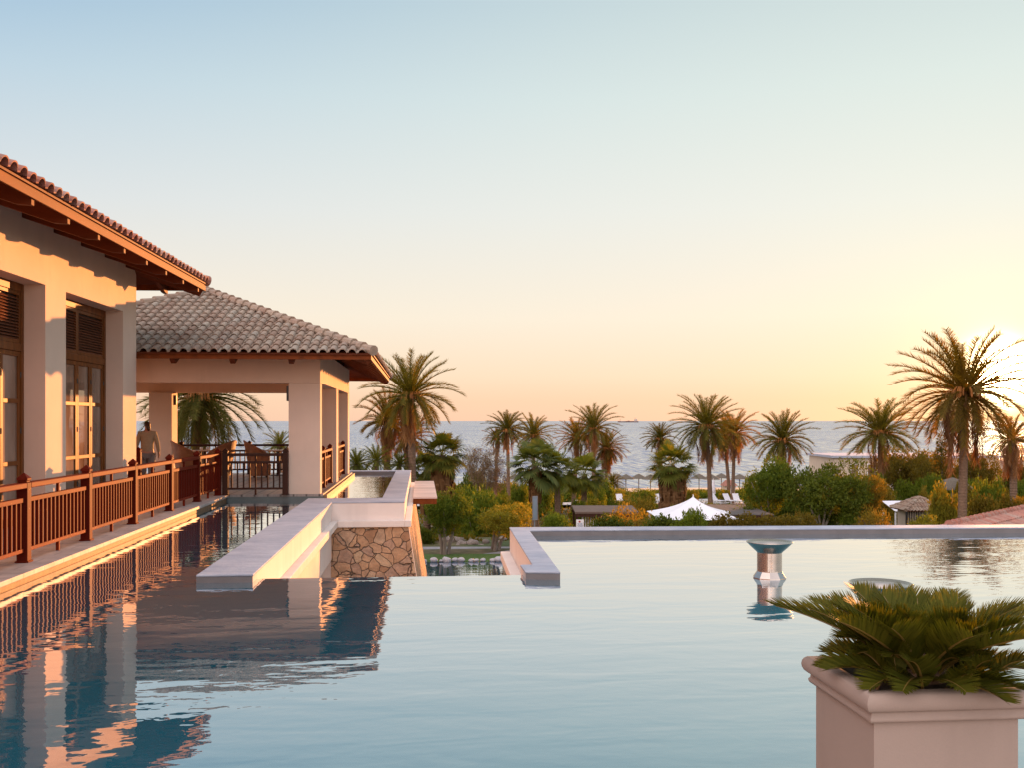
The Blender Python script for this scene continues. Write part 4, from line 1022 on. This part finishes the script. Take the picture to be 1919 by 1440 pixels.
# ---- shrubs and broadleaf trees
def lobes_ball(seed, n=9, spread=.55):
    rg = np.random.default_rng(seed); out = []
    for k in range(n):
        a = rg.uniform(0, 6.28); q = rg.uniform(.1, 1)**.6*spread; z = rg.uniform(.25, .72); r = rg.uniform(.26, .42)
        out.append(((q*math.cos(a), q*math.sin(a), z), (r, r, r*.8)))
    out.append(((0, 0, .4), (.5, .5, .38)))
    return out
BUSH = [mesh_of('foliage', leaf_cloud(s, lobes_ball(s), 7500, .085, .62), M['leaf_mid']) for s in (1, 2, 3, 4)]
TREE = [mesh_of('crown', leaf_cloud(s, lobes_ball(s, 16, .68), 15000, .062, .70), M['leaf_mid']) for s in (31, 32, 33)]
SPARSE = [mesh_of('foliage', leaf_cloud(s, lobes_ball(s, 14, .7), 3600, .09, .80, .4), M['leaf_yellow']) for s in (41, 42)]
FUZZ = [mesh_of('crown', leaf_cloud(s, lobes_ball(s, 14, .62), 16000, .05, .6, .25), M['leaf_grey']) for s in (51,)]
def stem_mesh(seed, n=6, top=.62, r=.022, spread=.4):
    rg = random.Random(seed); b = MB()
    for k in range(n):
        a = 6.28*k/n+rg.uniform(-.4, .4); q = spread*rg.uniform(.5, 1)
        b.tube([(.05*math.cos(a), .05*math.sin(a), -.05), (.3*q*math.cos(a), .3*q*math.sin(a), top*.4), (q*math.cos(a), q*math.sin(a), top*rg.uniform(.8, 1.1))], [r, r*.8, r*.35], 6)
    o = b.build('stem', M['bark']); me = o.data; bpy.data.objects.remove(o); return me
STEM = [stem_mesh(s) for s in (1, 2)]
veg = [0]
def shrub(label, px, top, hw, Z, mat, me=None, cat='shrub', name='shrub', group='shrubs in the garden', sq=1.0, sink=0.0):
    k = veg[0]; veg[0] += 1
    T = D(px, top, Z); zb = gz(T.y)-.05-sink; h = max(.4, T.z-zb); r = hw/F*Z
    t = thing(name, label, cat, (T.x, T.y, zb), k*.8, group, local=True)
    inst('foliage', me or BUSH[k % 4], t, (0, 0, 0), 0, (r, r*sq, h), M[mat])
    inst('stem', STEM[k % 2], t, (0, 0, 0), k, (r, r, h))
    return t
def tree(label, px, top, bot, hw, Z, mat, me=None, base_px=None, group='broadleaf trees in the garden', stems=4, tr=.09):
    k = veg[0]; veg[0] += 1
    T = D(px, top, Z); B = D(px, bot, Z); bx = D(base_px or px, bot, Z); zb = gz(T.y)-.05; r = hw/F*Z
    t = thing('garden_tree', label, 'tree', (bx.x, bx.y, zb), 0, group, local=True)
    dx, dy = T.x-bx.x, T.y-bx.y; hc = T.z-B.z
    inst('crown', me or TREE[k % 3], t, (dx, dy, B.z-zb), k*1.3, (r, r, hc), M[mat])
    rg = random.Random(k); b = MB(); h = B.z-zb
    for s in range(stems):
        a = 6.28*s/stems+rg.uniform(-.5, .5); q = r*.5
        b.tube([(.1*math.cos(a), .1*math.sin(a), -.3), (.16*math.cos(a)+dx*.3, .16*math.sin(a)+dy*.3, max(.3, h*.5)), (dx*.8+q*.5*math.cos(a), dy*.8+q*.5*math.sin(a), h+hc*.15), (dx+q*math.cos(a), dy+q*math.sin(a), h+hc*.55)], [tr, tr*.8, tr*.55, tr*.2], 7)
    b.build('trunk', M['bark'], t)
    return t
tree('dark green small tree with pale forked stems beside the stone wall', 838, 918, 1004, 60, 38.6, 'leaf_mid', None, 834)
tree('yellow green small tree with a leaning pale trunk left of the low pool wall', 943, 940, 1002, 58, 39.6, 'leaf_yellow', None, 925, stems=3)
shrub('dark shrub hugging the foot of the buttressed stone wall', 797, 985, 24, 41.5, 'leaf_dark')
shrub('deep green shrub between the two small trees', 892, 912, 64, 47, 'leaf_mid')
shrub('low dark shrub behind the boulders at the left end of the garden path', 818, 1000, 26, 43.8, 'leaf_dark')
shrub('low green shrub rising behind the tall grey boulder', 872, 996, 24, 44, 'leaf_mid')
shrub('low olive shrub behind the long tan boulder', 905, 1000, 22, 43.6, 'leaf_brown')
shrub('low dark shrub behind the brown boulder near the pool wall', 955, 992, 26, 44, 'leaf_dark')
shrub('dark green shrub under the skirted fan palm', 850, 915, 45, 58, 'leaf_dark')
tree('wispy grey brown tamarisk behind the slim pair of palms', 906, 838, 925, 56, 78, 'leaf_grey', FUZZ[0])
shrub('green shrub left of the small white sign', 1045, 955, 42, 47, 'leaf_mid', None)
shrub('yellow tinged shrub behind the brown flat roof', 1100, 930, 36, 82, 'leaf_yellow')
shrub('tall orange twiggy shrub right of the brown flat roof', 1193, 922, 38, 60, 'leaf_orange', SPARSE[0])
shrub('straggly yellow orange shrub in front of the brown flat roof', 1188, 950, 52, 46, 'leaf_orange', SPARSE[1])
shrub('glossy green shrub in front of the white tent', 1296, 950, 42, 42, 'leaf_mid')
tree('large round green tree crown right of the white tent', 1438, 858, 962, 68, 60, 'leaf_mid', None, 1445)
tree('largest dark green tree crown in the middle of the right side', 1540, 860, 966, 88, 57, 'leaf_dark', None, 1540)
tree('orange tinged tree on the right flank of the largest crown', 1622, 890, 968, 48, 58, 'leaf_orange', None, 1610)
shrub('low brown green shrub under the largest tree crown', 1510, 955, 40, 50, 'leaf_brown')
shrub('orange low shrub left of the tiled hut', 1640, 950, 42, 48, 'leaf_orange', SPARSE[0])
shrub('green yellow bush right of the tiled hut', 1730, 962, 40, 46, 'leaf_yellow')
tree('dark brownish tree in front of the beige house', 1692, 842, 930, 78, 92, 'leaf_brown')
tree('wide dark tree left of the very tall palm trunk', 1760, 850, 940, 62, 88, 'leaf_brown')
tree('dark tree between the very tall palm trunk and the pink house wall', 1832, 842, 935, 42, 86, 'leaf_brown')
tree('dark green tree at the far right behind the bearded palm', 1905, 860, 950, 52, 80, 'leaf_brown')
shrub('yellow green bush beside the very tall palm trunk on its left', 1775, 906, 42, 54, 'leaf_yellow')
shrub('orange bush right of the very tall palm trunk', 1845, 920, 40, 54, 'leaf_orange')
shrub('orange brown bush under the bearded palm at the right edge', 1900, 925, 40, 55, 'leaf_orange')
def conifer():
    c = D(1765, 900, 82); zb = gz(c.y); T = D(1765, 812, 82); h = T.z-zb
    t = thing('conifer_tree', 'narrow dark conifer beside the very tall palm', 'tree', (c.x, c.y, zb), local=True)
    lb = [((.35*math.sin(k*2.1)*(1-k/14), .35*math.cos(k*2.1)*(1-k/14), h*(.25+.72*k/13)), (.95*(1-k/14)+.18, .95*(1-k/14)+.18, .42)) for k in range(14)]
    inst('crown', mesh_of('crown', leaf_cloud(77, lb, 5200, .26, .5, .35), M['leaf_brown']), t)
    b = MB(); b.tube([(0, 0, -.2), (0, 0, h*.9)], [.16, .03], 8); b.build('trunk', M['bark'], t)
conifer()
# hedges
def hedge(label, pxa, pxb, top, Z, mat, n=9000):
    A = D(pxa, top, Z); B = D(pxb, top, Z); zb = gz((A.y+B.y)/2); h = A.z-zb; L = (B-A).length; m = max(3, int(L/.8))
    t = thing('hedge', label, 'hedge', (A.x, A.y, zb), 0, 'clipped hedges', local=True); d = (B-A)/m
    lb = [((d.x*(k+.5), d.y*(k+.5), h*.5), (.62, .5, h*.5)) for k in range(m)]
    inst('foliage', mesh_of('foliage', leaf_cloud(int(pxa), lb, n, .13, .3), M[mat]), t)
    b = MB()
    for k in range(m): b.tube([(d.x*(k+.5), d.y*(k+.5), -.1), (d.x*(k+.5), d.y*(k+.5), h*.6)], .03, 5)
    b.build('stem', M['bark'], t)
hedge('brown green clipped hedge behind the pool wall right of the white tent', 1335, 1500, 968, 43, 'leaf_brown')
hedge('dark clipped hedge right of the small white sign', 1122, 1165, 972, 43.5, 'leaf_dark', 5000)
hedge('dark hedge between the glossy shrub and the sign hedge', 1225, 1260, 972, 43, 'leaf_dark', 4000)
hedge('green hedge in front of the beach loungers', 1140, 1240, 934, 118, 'leaf_dark', 6000)
hedge('green hedge behind the folded white parasols', 1300, 1400, 936, 120, 'leaf_dark', 6000)
# massed filler shrubs further back
rgf = random.Random(12)
for k in range(132):
    px = 795+1330*((k*.618034) % 1)+rgf.uniform(-8, 8); Z = rgf.uniform(58, 100) if k % 2 else rgf.uniform(100, 134)
    top = ({0: 916, 1: 934, 2: 906}[k % 3] if k % 2 else 902)+rgf.uniform(-7, 7)
    if 1225 < px < 1400: top = max(top, 945 if Z < 100 else 916)
    if 1080 < px < 1225: top = max(top, 936 if Z < 100 else 914)
    if px > 1560: top -= 16
    if k % 5 == 1 and px < 1225: top -= 24; Z = min(Z, 92)
    mats = ['leaf_mid', 'leaf_dark', 'leaf_yellow', 'leaf_mid'] if px < 1560 else ['leaf_brown', 'leaf_orange', 'leaf_brown', 'leaf_mid']
    shrub('one of the many mixed shrubs massed between the palms of the garden', px, top, rgf.uniform(20, 38), Z, mats[k % 4], group='shrubs massed between the garden palms')
def understory():
    rg = np.random.default_rng(17); n = 70000
    y = 42.0+(rg.uniform(0, 1, n)**1.9)*100; x = -14+rg.uniform(0, 1, n)*(.62*y+16)+.0*y
    cl = np.sin(x*.9)*np.sin(y*.8+x*.3); hgt = np.clip(.45+.4*cl, .08, .95)
    z = np.interp(y, GY, GZ)-.1+rg.uniform(0, 1, n)*hgt
    P = np.stack([x, y, z], 1); d = norm(rg.normal(size=(n, 3))+np.array([0, 0, .7])); s = norm(np.cross(d, rg.normal(size=(n, 3)))); l = rg.uniform(.14, .34, n)[:, None]
    V = np.stack([P, P+d*l*.5+s*l*.25, P+d*l, P+d*l*.5-s*l*.25], 1).reshape(-1, 3)
    struct(inst('undergrowth', npmesh('undergrowth', V, np.arange(4*n).reshape(-1, 4), M['leaf_brown']), None), 'stuff')
understory()

# ---- rocks and pebbles
def rock_mesh(seed, mat, sub=3):
    bm = bmesh.new(); bmesh.ops.create_icosphere(bm, subdivisions=sub, radius=1); rg = np.random.default_rng(seed); ph = rg.uniform(0, 6, 9)
    for v in bm.verts:
        p = v.co; k = 1+.16*math.sin(p.x*3+ph[0])+.14*math.sin(p.y*3.5+ph[1])+.13*math.sin(p.z*4+ph[2])+.07*math.sin(p.x*8+p.y*7+ph[3])
        v.co = p*k
    me = bpy.data.meshes.new('rock'); bm.to_mesh(me); bm.free(); me.shade_smooth(); me.materials.append(mat); return me
RK = [rock_mesh(s, M['rock']) for s in range(4)]
def rocks():
    for k, (px, py, rpx, Z, lb) in enumerate(((852, 1016, 14, 42, 'tall grey boulder behind the forked small tree'), (868, 1022, 12, 41.6, 'low grey boulder left of the long tan boulder'),
            (885, 1024, 15, 41.4, 'long tan boulder beside the garden path'), (911, 1020, 9, 41.6, 'grey round boulder between the long tan boulder and the leaning trunk'),
            (931, 1018, 8, 41.8, 'pale round boulder right of the leaning trunk'), (945, 1012, 9, 42.4, 'brown boulder nearest the low pool wall'), (858, 1029, 9, 41.2, 'flat grey boulder at the path edge'), (903, 1029, 9, 41.2, 'mossy flat boulder at the path edge'))):
        p = D(px, py, Z); r = rpx/F*Z
        o = inst('boulder', RK[k % 4], None, (p.x, p.y, p.z), k*1.3, (r, r*.8, r*(.75 if k != 2 else .6))); tag(o, lb, 'boulder', 'boulders along the garden path')
    b = MB(); P = [(-3, 40.9), (12, 39.9), (12, 42.5), (-3, 43.2)]
    b.add([(P[0][0], P[0][1], -3.32), (P[1][0], P[1][1], -3.33), (P[2][0], P[2][1], -3.2), (P[3][0], P[3][1], -3.2)], [(0, 1, 2, 3)]); b.build('rockery_bank', M['terrain'])['kind'] = 'structure'
    PB = [rock_mesh(s+20, M['pebble'], 2) for s in range(3)]
    rg = random.Random(5)
    for k in range(26):
        x = -.9+k*.27+rg.uniform(-.06, .06); y = 36.95-.046*(x+2)+rg.uniform(-.05, .05); r = rg.uniform(.07, .17)
        o = inst('edge_stone', PB[k % 3], None, (x, y, -3.36+r*.3), rg.uniform(0, 6), (r*1.15, r, r*.75)); tag(o, 'pale rounded stone in the row edging the lower pool', 'stone', 'pale rounded stones edging the lower pool')
rocks()

# ------------------------------------------------------------------ tents, roofs, signs, beach furniture
def box_thing_legs(t, x0, x1, y0, y1, h, mat, r=.05):
    for x in (x0, x1):
        for y in (y0, y1):
            b = MB(); b.box(x-r, x+r, y-r, y+r, 0, h); b.build('post', mat, t)
def tent(label, px, ytop, ybase, hw, Z):
    T = D(px, ytop, Z); B = D(px, ybase, Z); zb = gz(T.y); r = hw/F*Z; he = B.z-zb; hp = T.z-zb
    t = thing('canvas_tent', label, 'tent', (T.x, T.y, zb), R(-8), local=True)
    b = MB(); n = 10; vs = []; fs = []; m = 16
    for j in range(n+1):
        u = j/n; s = r*(1-u)**1.0; z = he+(hp-he)*(.62*u+.38*u**3)
        s = max(s, .03)
        for i in range(4):
            a0, a1 = [(-1, -1), (1, -1), (1, 1), (-1, 1)][i], [(1, -1), (1, 1), (-1, 1), (-1, -1)][i]
            for q in range(m):
                w = q/m; sag = 1-.10*math.sin(math.pi*w)*(1-u)
                vs.append(((a0[0]*(1-w)+a1[0]*w)*s*sag, (a0[1]*(1-w)+a1[1]*w)*s*sag, z+.10*abs(2*w-1)**2*(1-u)*r*.3))
    k = 4*m
    for j in range(n):
        for i in range(k): fs.append((j*k+i, j*k+(i+1) % k, (j+1)*k+(i+1) % k, (j+1)*k+i))
    b.add(vs, fs); b.build('canopy', M['canvas'], t, smooth=True)
    b = MB(); b.tube([(0, 0, hp-.1), (0, 0, hp+.14)], [.05, .02], 8); b.build('finial', M['white_paint'], t)
    box_thing_legs(t, -r*.93, r*.93, -r*.93, r*.93, he+.05, M['white_paint'])
tent('white peaked canvas tent behind the pool wall', 1299, 933, 969, 80, 50)
def flat_roof(label, pxa, pxb, ya, yb, Z, mat, depth=4.0, name='pergola', slats=0):
    A = D(pxa, yb, Z); B = D(pxb, yb, Z); zb = gz(A.y); w = (B-A).length; h = A.z-zb
    t = thing(name, label, 'shelter', ((A.x+B.x)/2, (A.y+B.y)/2, zb), -YAW, local=True)
    b = MB()
    if slats:
        n = int(depth/.22)
        for k in range(n): b.box(-w/2, w/2, k*.22, k*.22+.15, h+.002, h+.05)
    else: b.add([(-w/2, 0, h), (w/2, 0, h), (w/2, depth, h+.1), (-w/2, depth, h+.1), (-w/2, 0, h+.1), (w/2, 0, h+.1), (w/2, depth, h+.2), (-w/2, depth, h+.2)], [(3, 2, 1, 0), (4, 5, 6, 7), (0, 1, 5, 4), (1, 2, 6, 5), (2, 3, 7, 6), (3, 0, 4, 7)])
    b.build('roof', mat, t)
    b = MB(); b.box(-w/2, w/2, .02, .12, h-.18, h-.002); b.box(-w/2, w/2, depth-.12, depth-.02, h-.18, h-.002); b.build('beam', M['dark_wood'], t)
    box_thing_legs(t, -w/2+.1, w/2-.1, .1, depth-.1, h-.19, M['dark_wood'], .06)
    return t
flat_roof('brown flat roofed bar shelter left of the straggly orange shrub', 1078, 1197, 952, 964, 54, M['pergola'], 3.0, 'bar_shelter')
flat_roof('dark slatted pergola roof right of the white tent', 1350, 1450, 955, 967, 56, M['slat_grey'], 7, 'pergola', 1)
def fence(label, pxa, pxb, top, Z, mat, h=1.0):
    A = D(pxa, top, Z); B = D(pxb, top, Z); L = (B-A).length; n = int(L/.14); c = A
    t = thing('picket_fence', label, 'fence', (A.x, A.y, A.z-h), local=True); d = (B-A)/L; a = math.atan2(d.y, d.x); T = Matrix.Rotation(a, 4, 'Z')
    b = MB(); b.box(0, L, -.03, .03, h-.06, h, T); b.box(0, L, -.03, .03, .1, .16, T); b.build('rail', mat, t)
    b = MB()
    for k in range(n): b.box(k*.14, k*.14+.05, -.015, .015, .16, h-.06, T)
    b.build('pickets', mat, t)
    for s in (0, L):
        b = MB(); b.box(s-.05, s+.05, -.05, .05, -max(.3, c.z-h-gz(c.y)), h+.05, T); b.build('post', mat, t)
fence('pale picket fence under the brown bar shelter', 1092, 1150, 966, 55, M['white_paint'])
fence('dark picket fence between the white tent and the glossy shrub', 1240, 1262, 964, 51, M['black'])
fence('dark picket fence in front of the tiled hut', 1699, 1733, 958, 59, M['black'])
def sign():
    c = D(1087, 983, 44); zb = gz(c.y)
    t = thing('notice_board', 'small white notice board with a red emblem and blue lettering', 'sign', (c.x, c.y, zb), -YAW, local=True); h = c.z-zb
    b = MB(); b.box(-.17, .17, -.015, .015, h-.19, h+.19); b.build('board', M['white_paint'], t, bevel=.004)
    b = MB(); b.lathe([(.0001, 0), (.045, 0), (.045, .006), (.0001, .006)], 20, Matrix.Translation((-.02, -.0165, h+.10)) @ Matrix.Rotation(R(90), 4, 'X')); b.build('emblem', M['red'], t)
    b = MB(); rg = random.Random(2)
    for r_ in range(4):
        x = -.12+.02*(r_ % 2)
        while x < .11:
            w = rg.uniform(.012, .04); b.box(x, x+w, -.0185, -.0155, h+.01-r_*.045, h+.03-r_*.045); x += w+.012
    b.build('lettering', M['blue'], t)
    b = MB(); b.box(-.025, .025, .016, .06, -.2, h+.1); b.build('post', M['metal_grey'], t)
    c = D(1002.5, 953, 54); zb = gz(c.y); t = thing('panel_screen', 'tall leaning grey framed panel behind the yellow green tree', 'screen', (c.x, c.y, zb), R(18), local=True); h = D(1002, 931, 54).z-zb; h0 = D(1002, 976, 54).z-zb
    b = MB(); b.box(-.12, .12, -.02, .02, h0+.06, h-.06); b.build('panel', basic('blue_grey_panel', (.20, .25, .30), .3, .1, 2, 0), t)
    b = MB(); b.box(-.15, -.121, -.03, .03, h0, h); b.box(.121, .15, -.03, .03, h0, h); b.box(-.12, .12, -.03, .03, h-.059, h); b.box(-.12, .12, -.03, .03, h0, h0+.059); b.build('frame', M['metal_grey'], t)
    b = MB(); b.box(-.03, .03, .031, .08, -.2, h-.2); b.build('post', M['metal_grey'], t)
    c = D(1045, 922, 80); zb = gz(c.y); h = c.z-zb; t = thing('garden_lamp_post', 'slim pale lamp post under the green fan palm', 'lamp post', (c.x, c.y, zb), local=True)
    b = MB(); b.tube([(0, 0, 0), (0, 0, h)], [.07, .05], 10); b.build('pole', M['metal_grey'], t)
    b = MB(); b.lathe([(.05, h), (.16, h+.04), (.16, h+.16), (.03, h+.22)], 14); b.build('lamp_head', M['white_paint'], t)
sign()
def beach():
    t = thing('thatched_parasol', 'x', 'parasol', (0, 0, 0), 0, 'thatched parasols along the beach', local=True)
    b = MB(); b.lathe([(1.25, 2.02), (1.2, 2.12), (.7, 2.42), (.12, 2.72), (.0001, 2.76), (.0001, 2.6), (.7, 2.3), (1.25, 2.02)], 20); b.build('canopy', M['thatch'], t)
    b = MB(); b.tube([(0, 0, -.3), (0, 0, 2.6)], .07, 8); b.build('pole', M['bark'], t)
    for k, (px, Z) in enumerate(((1128, 140), (1157, 150), (1173, 146), (1197, 150), (1219, 143), (1310, 148), (1333, 142), (1352, 152), (1386, 144), (965, 150), (1415, 150))):
        o = t if k == 0 else copy_tree(t); p = D(px, 910, Z); o.location = (p.x, p.y, gz(p.y)+.3)
        o['label'] = 'grey thatched parasol in the row along the beach'
    t = thing('folded_parasol', 'x', 'parasol', (0, 0, 0), 0, 'folded white parasols on the sun terrace', local=True)
    b = MB(); b.lathe([(.05, 2.55), (.12, 2.3), (.20, 1.6), (.26, .95), (.10, .9)], 12); b.build('canopy', M['canvas'], t, smooth=True)
    b = MB(); b.tube([(0, 0, 0), (0, 0, 2.65)], .03, 8); b.build('pole', M['white_paint'], t)
    b = MB(); b.lathe([(.0001, .08), (.28, .08), (.3, 0)], 16); b.build('base', M['metal_grey'], t)
    for k, (px, lb) in enumerate(((1137, 'folded white parasol in front of the bare trunked palm'), (1337, 'folded white parasol just right of the long palm trunk'), (1373, 'folded white parasol beside the red roofed kiosk'))):
        o = t if k == 0 else copy_tree(t); p = D(px, 940, 110); o.location = (p.x, p.y, gz(p.y)+.4); o['label'] = lb
    t = thing('sun_lounger', 'x', 'sun lounger', (0, 0, 0), 0, 'white sun loungers on the terrace', local=True)
    b = MB(); b.box(-.35, .35, -1, .25, .30, .38); b.build('seat', M['canvas'], t, bevel=.02)
    b = MB(); b.box(-.35, .35, 0, .85, 0, .08, Matrix.Translation((0, .26, .32)) @ Matrix.Rotation(R(52), 4, 'X')); b.build('backrest', M['canvas'], t, bevel=.02)
    for x in (-.3, .3):
        for y in (-.9, .15): b = MB(); b.box(x-.03, x+.03, y-.03, y+.03, 0, .299); b.build('leg', M['white_paint'], t)
    for k, px in enumerate((1129, 1146, 1163, 1234, 1343, 1366, 1382, 1016, 1038)):
        o = t if k == 0 else copy_tree(t); p = D(px, 945, 107); o.location = (p.x, p.y, gz(p.y)+.4); o.rotation_euler = (0, 0, R(-20+(k*37) % 50))
        o['label'] = 'white sun lounger set out on the pale terrace before the beach'
    p = D(1366, 925, 138); zb = gz(p.y); t = thing('beach_kiosk', 'small beach kiosk with a red brown roof near the folded parasols', 'kiosk', (p.x, p.y, zb), 0, local=True)
    b = MB(); b.box(-.75, .75, -.7, .7, 0, 1.5); b.build('wall', M['house'], t)
    b = MB(); b.add([(-1, -.95, 1.5), (1, -.95, 1.5), (1, .95, 1.5), (-1, .95, 1.5), (-.5, 0, 2.3), (.5, 0, 2.3)], [(0, 1, 5, 4), (1, 2, 5), (2, 3, 4, 5), (3, 0, 4), (3, 2, 1, 0)]); b.build('roof', basic('kiosk_roof', (.30, .13, .09), .8, .2, 4, .2), t)
    b = MB(); b.box(-.5, .5, -.72, -.701, .75, 1.35); b.build('hatch', M['dark_wood'], t)
beach()
def houses():
    A = D(1563, 855, 108); B = D(1872, 855, 108); zb = gz(A.y); L = (B-A).length; h = A.z-zb
    t = thing('beige_house', 'long low beige house with a flat roof half hidden by dark trees', 'house', (A.x, A.y, zb), -YAW, local=True)
    b = MB(); b.box(0, L, 0, 9, 0, h-.25); b.box(L, L+2.5, -2.0, 6, 0, h-.5); b.build('wall', M['house'], t)
    b = MB(); b.box(-.3, L+.3, -.3, 9.3, h-.249, h); b.build('roof', M['coping'], t)
    for x in (1.8, 3.6, 8.0, 12.2, 15.4):
        b = MB(); b.box(x, x+.9, -.06, -.002, h-2.6, h-.9); w = b.build('window', M['white_paint'], t)
        b = MB(); b.box(x+.07, x+.83, -.075, -.061, h-2.53, h-.97); b.build('pane', M['glass'], w)
    b = MB(); b.box(L+.6, L+1.5, -2.06, -2.002, h-2.8, h-1.2); w = b.build('window', M['white_paint'], t)
    b = MB(); b.box(L+.67, L+1.43, -2.075, -2.061, h-2.73, h-1.27); b.build('pane', M['glass'], w)
    # tiled hut
    c = D(1722, 945, 60); zb = gz(c.y); t = thing('tiled_hut', 'little hut with a pale tiled roof behind the dark picket fence', 'hut', (c.x, c.y, zb), -YAW, local=True); h = D(1722, 956, 60).z-zb
    b = MB(); b.box(-.95, .95, -.9, .9, 0, h); b.build('wall', M['house'], t)
    hip_roof(t, -1.25, 1.25, -1.2, 1.2, h+.02, .72, ((0, -.02), (0, .02)), .2, .4, M['tiles'], seed=3)
    # thatched hut
    c = D(1785, 905, 74); zb = gz(c.y); t = thing('thatched_hut', 'round thatched hut roof beside the very tall palm trunk', 'hut', (c.x, c.y, zb), local=True); h = D(1785, 914, 74).z-zb; r = 36/F*74
    b = MB(); b.lathe([(r, h-.15), (r*.97, h), (r*.5, h+.5), (.05, h+.72), (.0001, h+.72), (.0001, h+.5), (r*.9, h-.15), (r, h-.15)], 24); b.build('roof', M['thatch'], t)
    for k in range(6): b = MB(); b.tube([(r*.8*math.cos(k*1.047), r*.8*math.sin(k*1.047), 0), (r*.8*math.cos(k*1.047), r*.8*math.sin(k*1.047), h)], .07, 8); b.build('post', M['bark'], t)
    # white awning
    c = D(1690, 948, 64); zb = gz(c.y); t = thing('canvas_awning', 'white canvas awning showing left of the tiled hut', 'awning', (c.x, c.y, zb), local=True); h = c.z-zb
    b = MB(); b.add([(-.75, -.6, h-.35), (.75, -.6, h-.4), (.75, 1.2, h+.15), (-.75, 1.2, h+.15), (-.75, -.6, h-.31), (.75, -.6, h-.36), (.75, 1.2, h+.19), (-.75, 1.2, h+.19)], [(3, 2, 1, 0), (4, 5, 6, 7), (0, 1, 5, 4), (1, 2, 6, 5), (2, 3, 7, 6), (3, 0, 4, 7)]); b.build('canopy', M['canvas'], t)
    box_thing_legs(t, -.7, .7, -.55, 1.15, h-.42, M['white_paint'], .04)
    # tiled roof just beyond the right pool wall: a gable whose ridge runs to the right
    c = D(1778, 986.5, 26); rz = R(90)-YAW-R(42.7)
    t = thing('tiled_outbuilding', 'low outbuilding with a reddish tiled roof just beyond the back pool wall', 'outbuilding', (c.x, c.y, c.z-3), rz, local=True)
    L = 14; W = 4.2; ri = 1.5
    b = MB(); b.box(.3, L, -W+.4, W-.4, 0, 3-ri-.02); b.build('wall', M['house'], t)
    mb = MB(); rnd = random.Random(2)
    for sg in (1, -1):
        Aa = Vector((0, -W, 3-ri)) if sg > 0 else Vector((L, W, 3-ri)); ex = Vector((sg, 0, 0)); up = Vector((0, sg*W, ri)).normalized(); nr = ex.cross(up).normalized()
        H = math.hypot(W, ri); tile_face(mb, Aa, ex, up, nr, L, lambda u: (0, H), .21, .40, rnd)
    ro = mb.build('roof', M['tiles_red'], t)
    b = MB(); b.add([(0, -W, 3-ri-.02), (L, -W, 3-ri-.02), (L, 0, 2.97), (0, 0, 2.97), (L, W, 3-ri-.02), (0, W, 3-ri-.02)], [(0, 1, 2, 3), (3, 2, 4, 5), (5, 4, 1, 0), (0, 3, 5), (1, 4, 2)]); b.build('soffit', M['rafter_wood'], t)
    b = MB(); s = 0
    while s < L: b.tube([(s, 0, 3.04), (s+.42, 0, 3.02)], [.115, .085], 10); s += .36
    b.build('ridge_tiles', M['tiles_red'], ro)
houses()
def ship():
    c = D(1177, 790, 8200); c.z = SEA
    t = thing('cargo_ship', 'distant cargo ship on the horizon', 'ship', (c.x, c.y, c.z), -YAW, local=True)
    Ln = 172.0; b = MB(); P = []
    sec = [(-.5, .5, 9), (-.47, .9, 9), (.35, .95, 8.2), (.45, .6, 11), (.5, .05, 12.5)]
    vs = []; fs = []
    for u, w, z in sec:
        vs += [(-u*Ln, -14*w, z), (-u*Ln, -9*w, -3), (-u*Ln, 9*w, -3), (-u*Ln, 14*w, z)]
    for i in range(len(sec)-1):
        for k in range(4): fs.append((i*4+k, i*4+(k+1) % 4, i*4+4+(k+1) % 4, i*4+4+k))
    fs += [(3, 2, 1, 0), (16, 17, 18, 19)]; b.add(vs, fs); b.build('hull', M['ship'], t)
    b = MB(); b.box(52, 76, -11, 11, 9, 20); b.box(54, 70, -12, 12, 20.01, 25); b.box(66, 73, -4, 4, 20.01, 30); b.build('bridge', M['ship_white'], t)
    b = MB(); b.box(-20, 45, -10, 10, 8.5, 11); b.box(-2, 12, -6, 6, 11.01, 14); b.build('cargo_deck', M['ship'], t)
    b = MB(); b.tube([(-66, 0, 9), (-66, 0, 30)], 1.3, 6); b.build('foremast', M['ship'], t)
    b = MB(); b.tube([(58, 0, 25), (58, 0, 40)], 1.2, 6); b.build('mast', M['ship'], t)
ship()
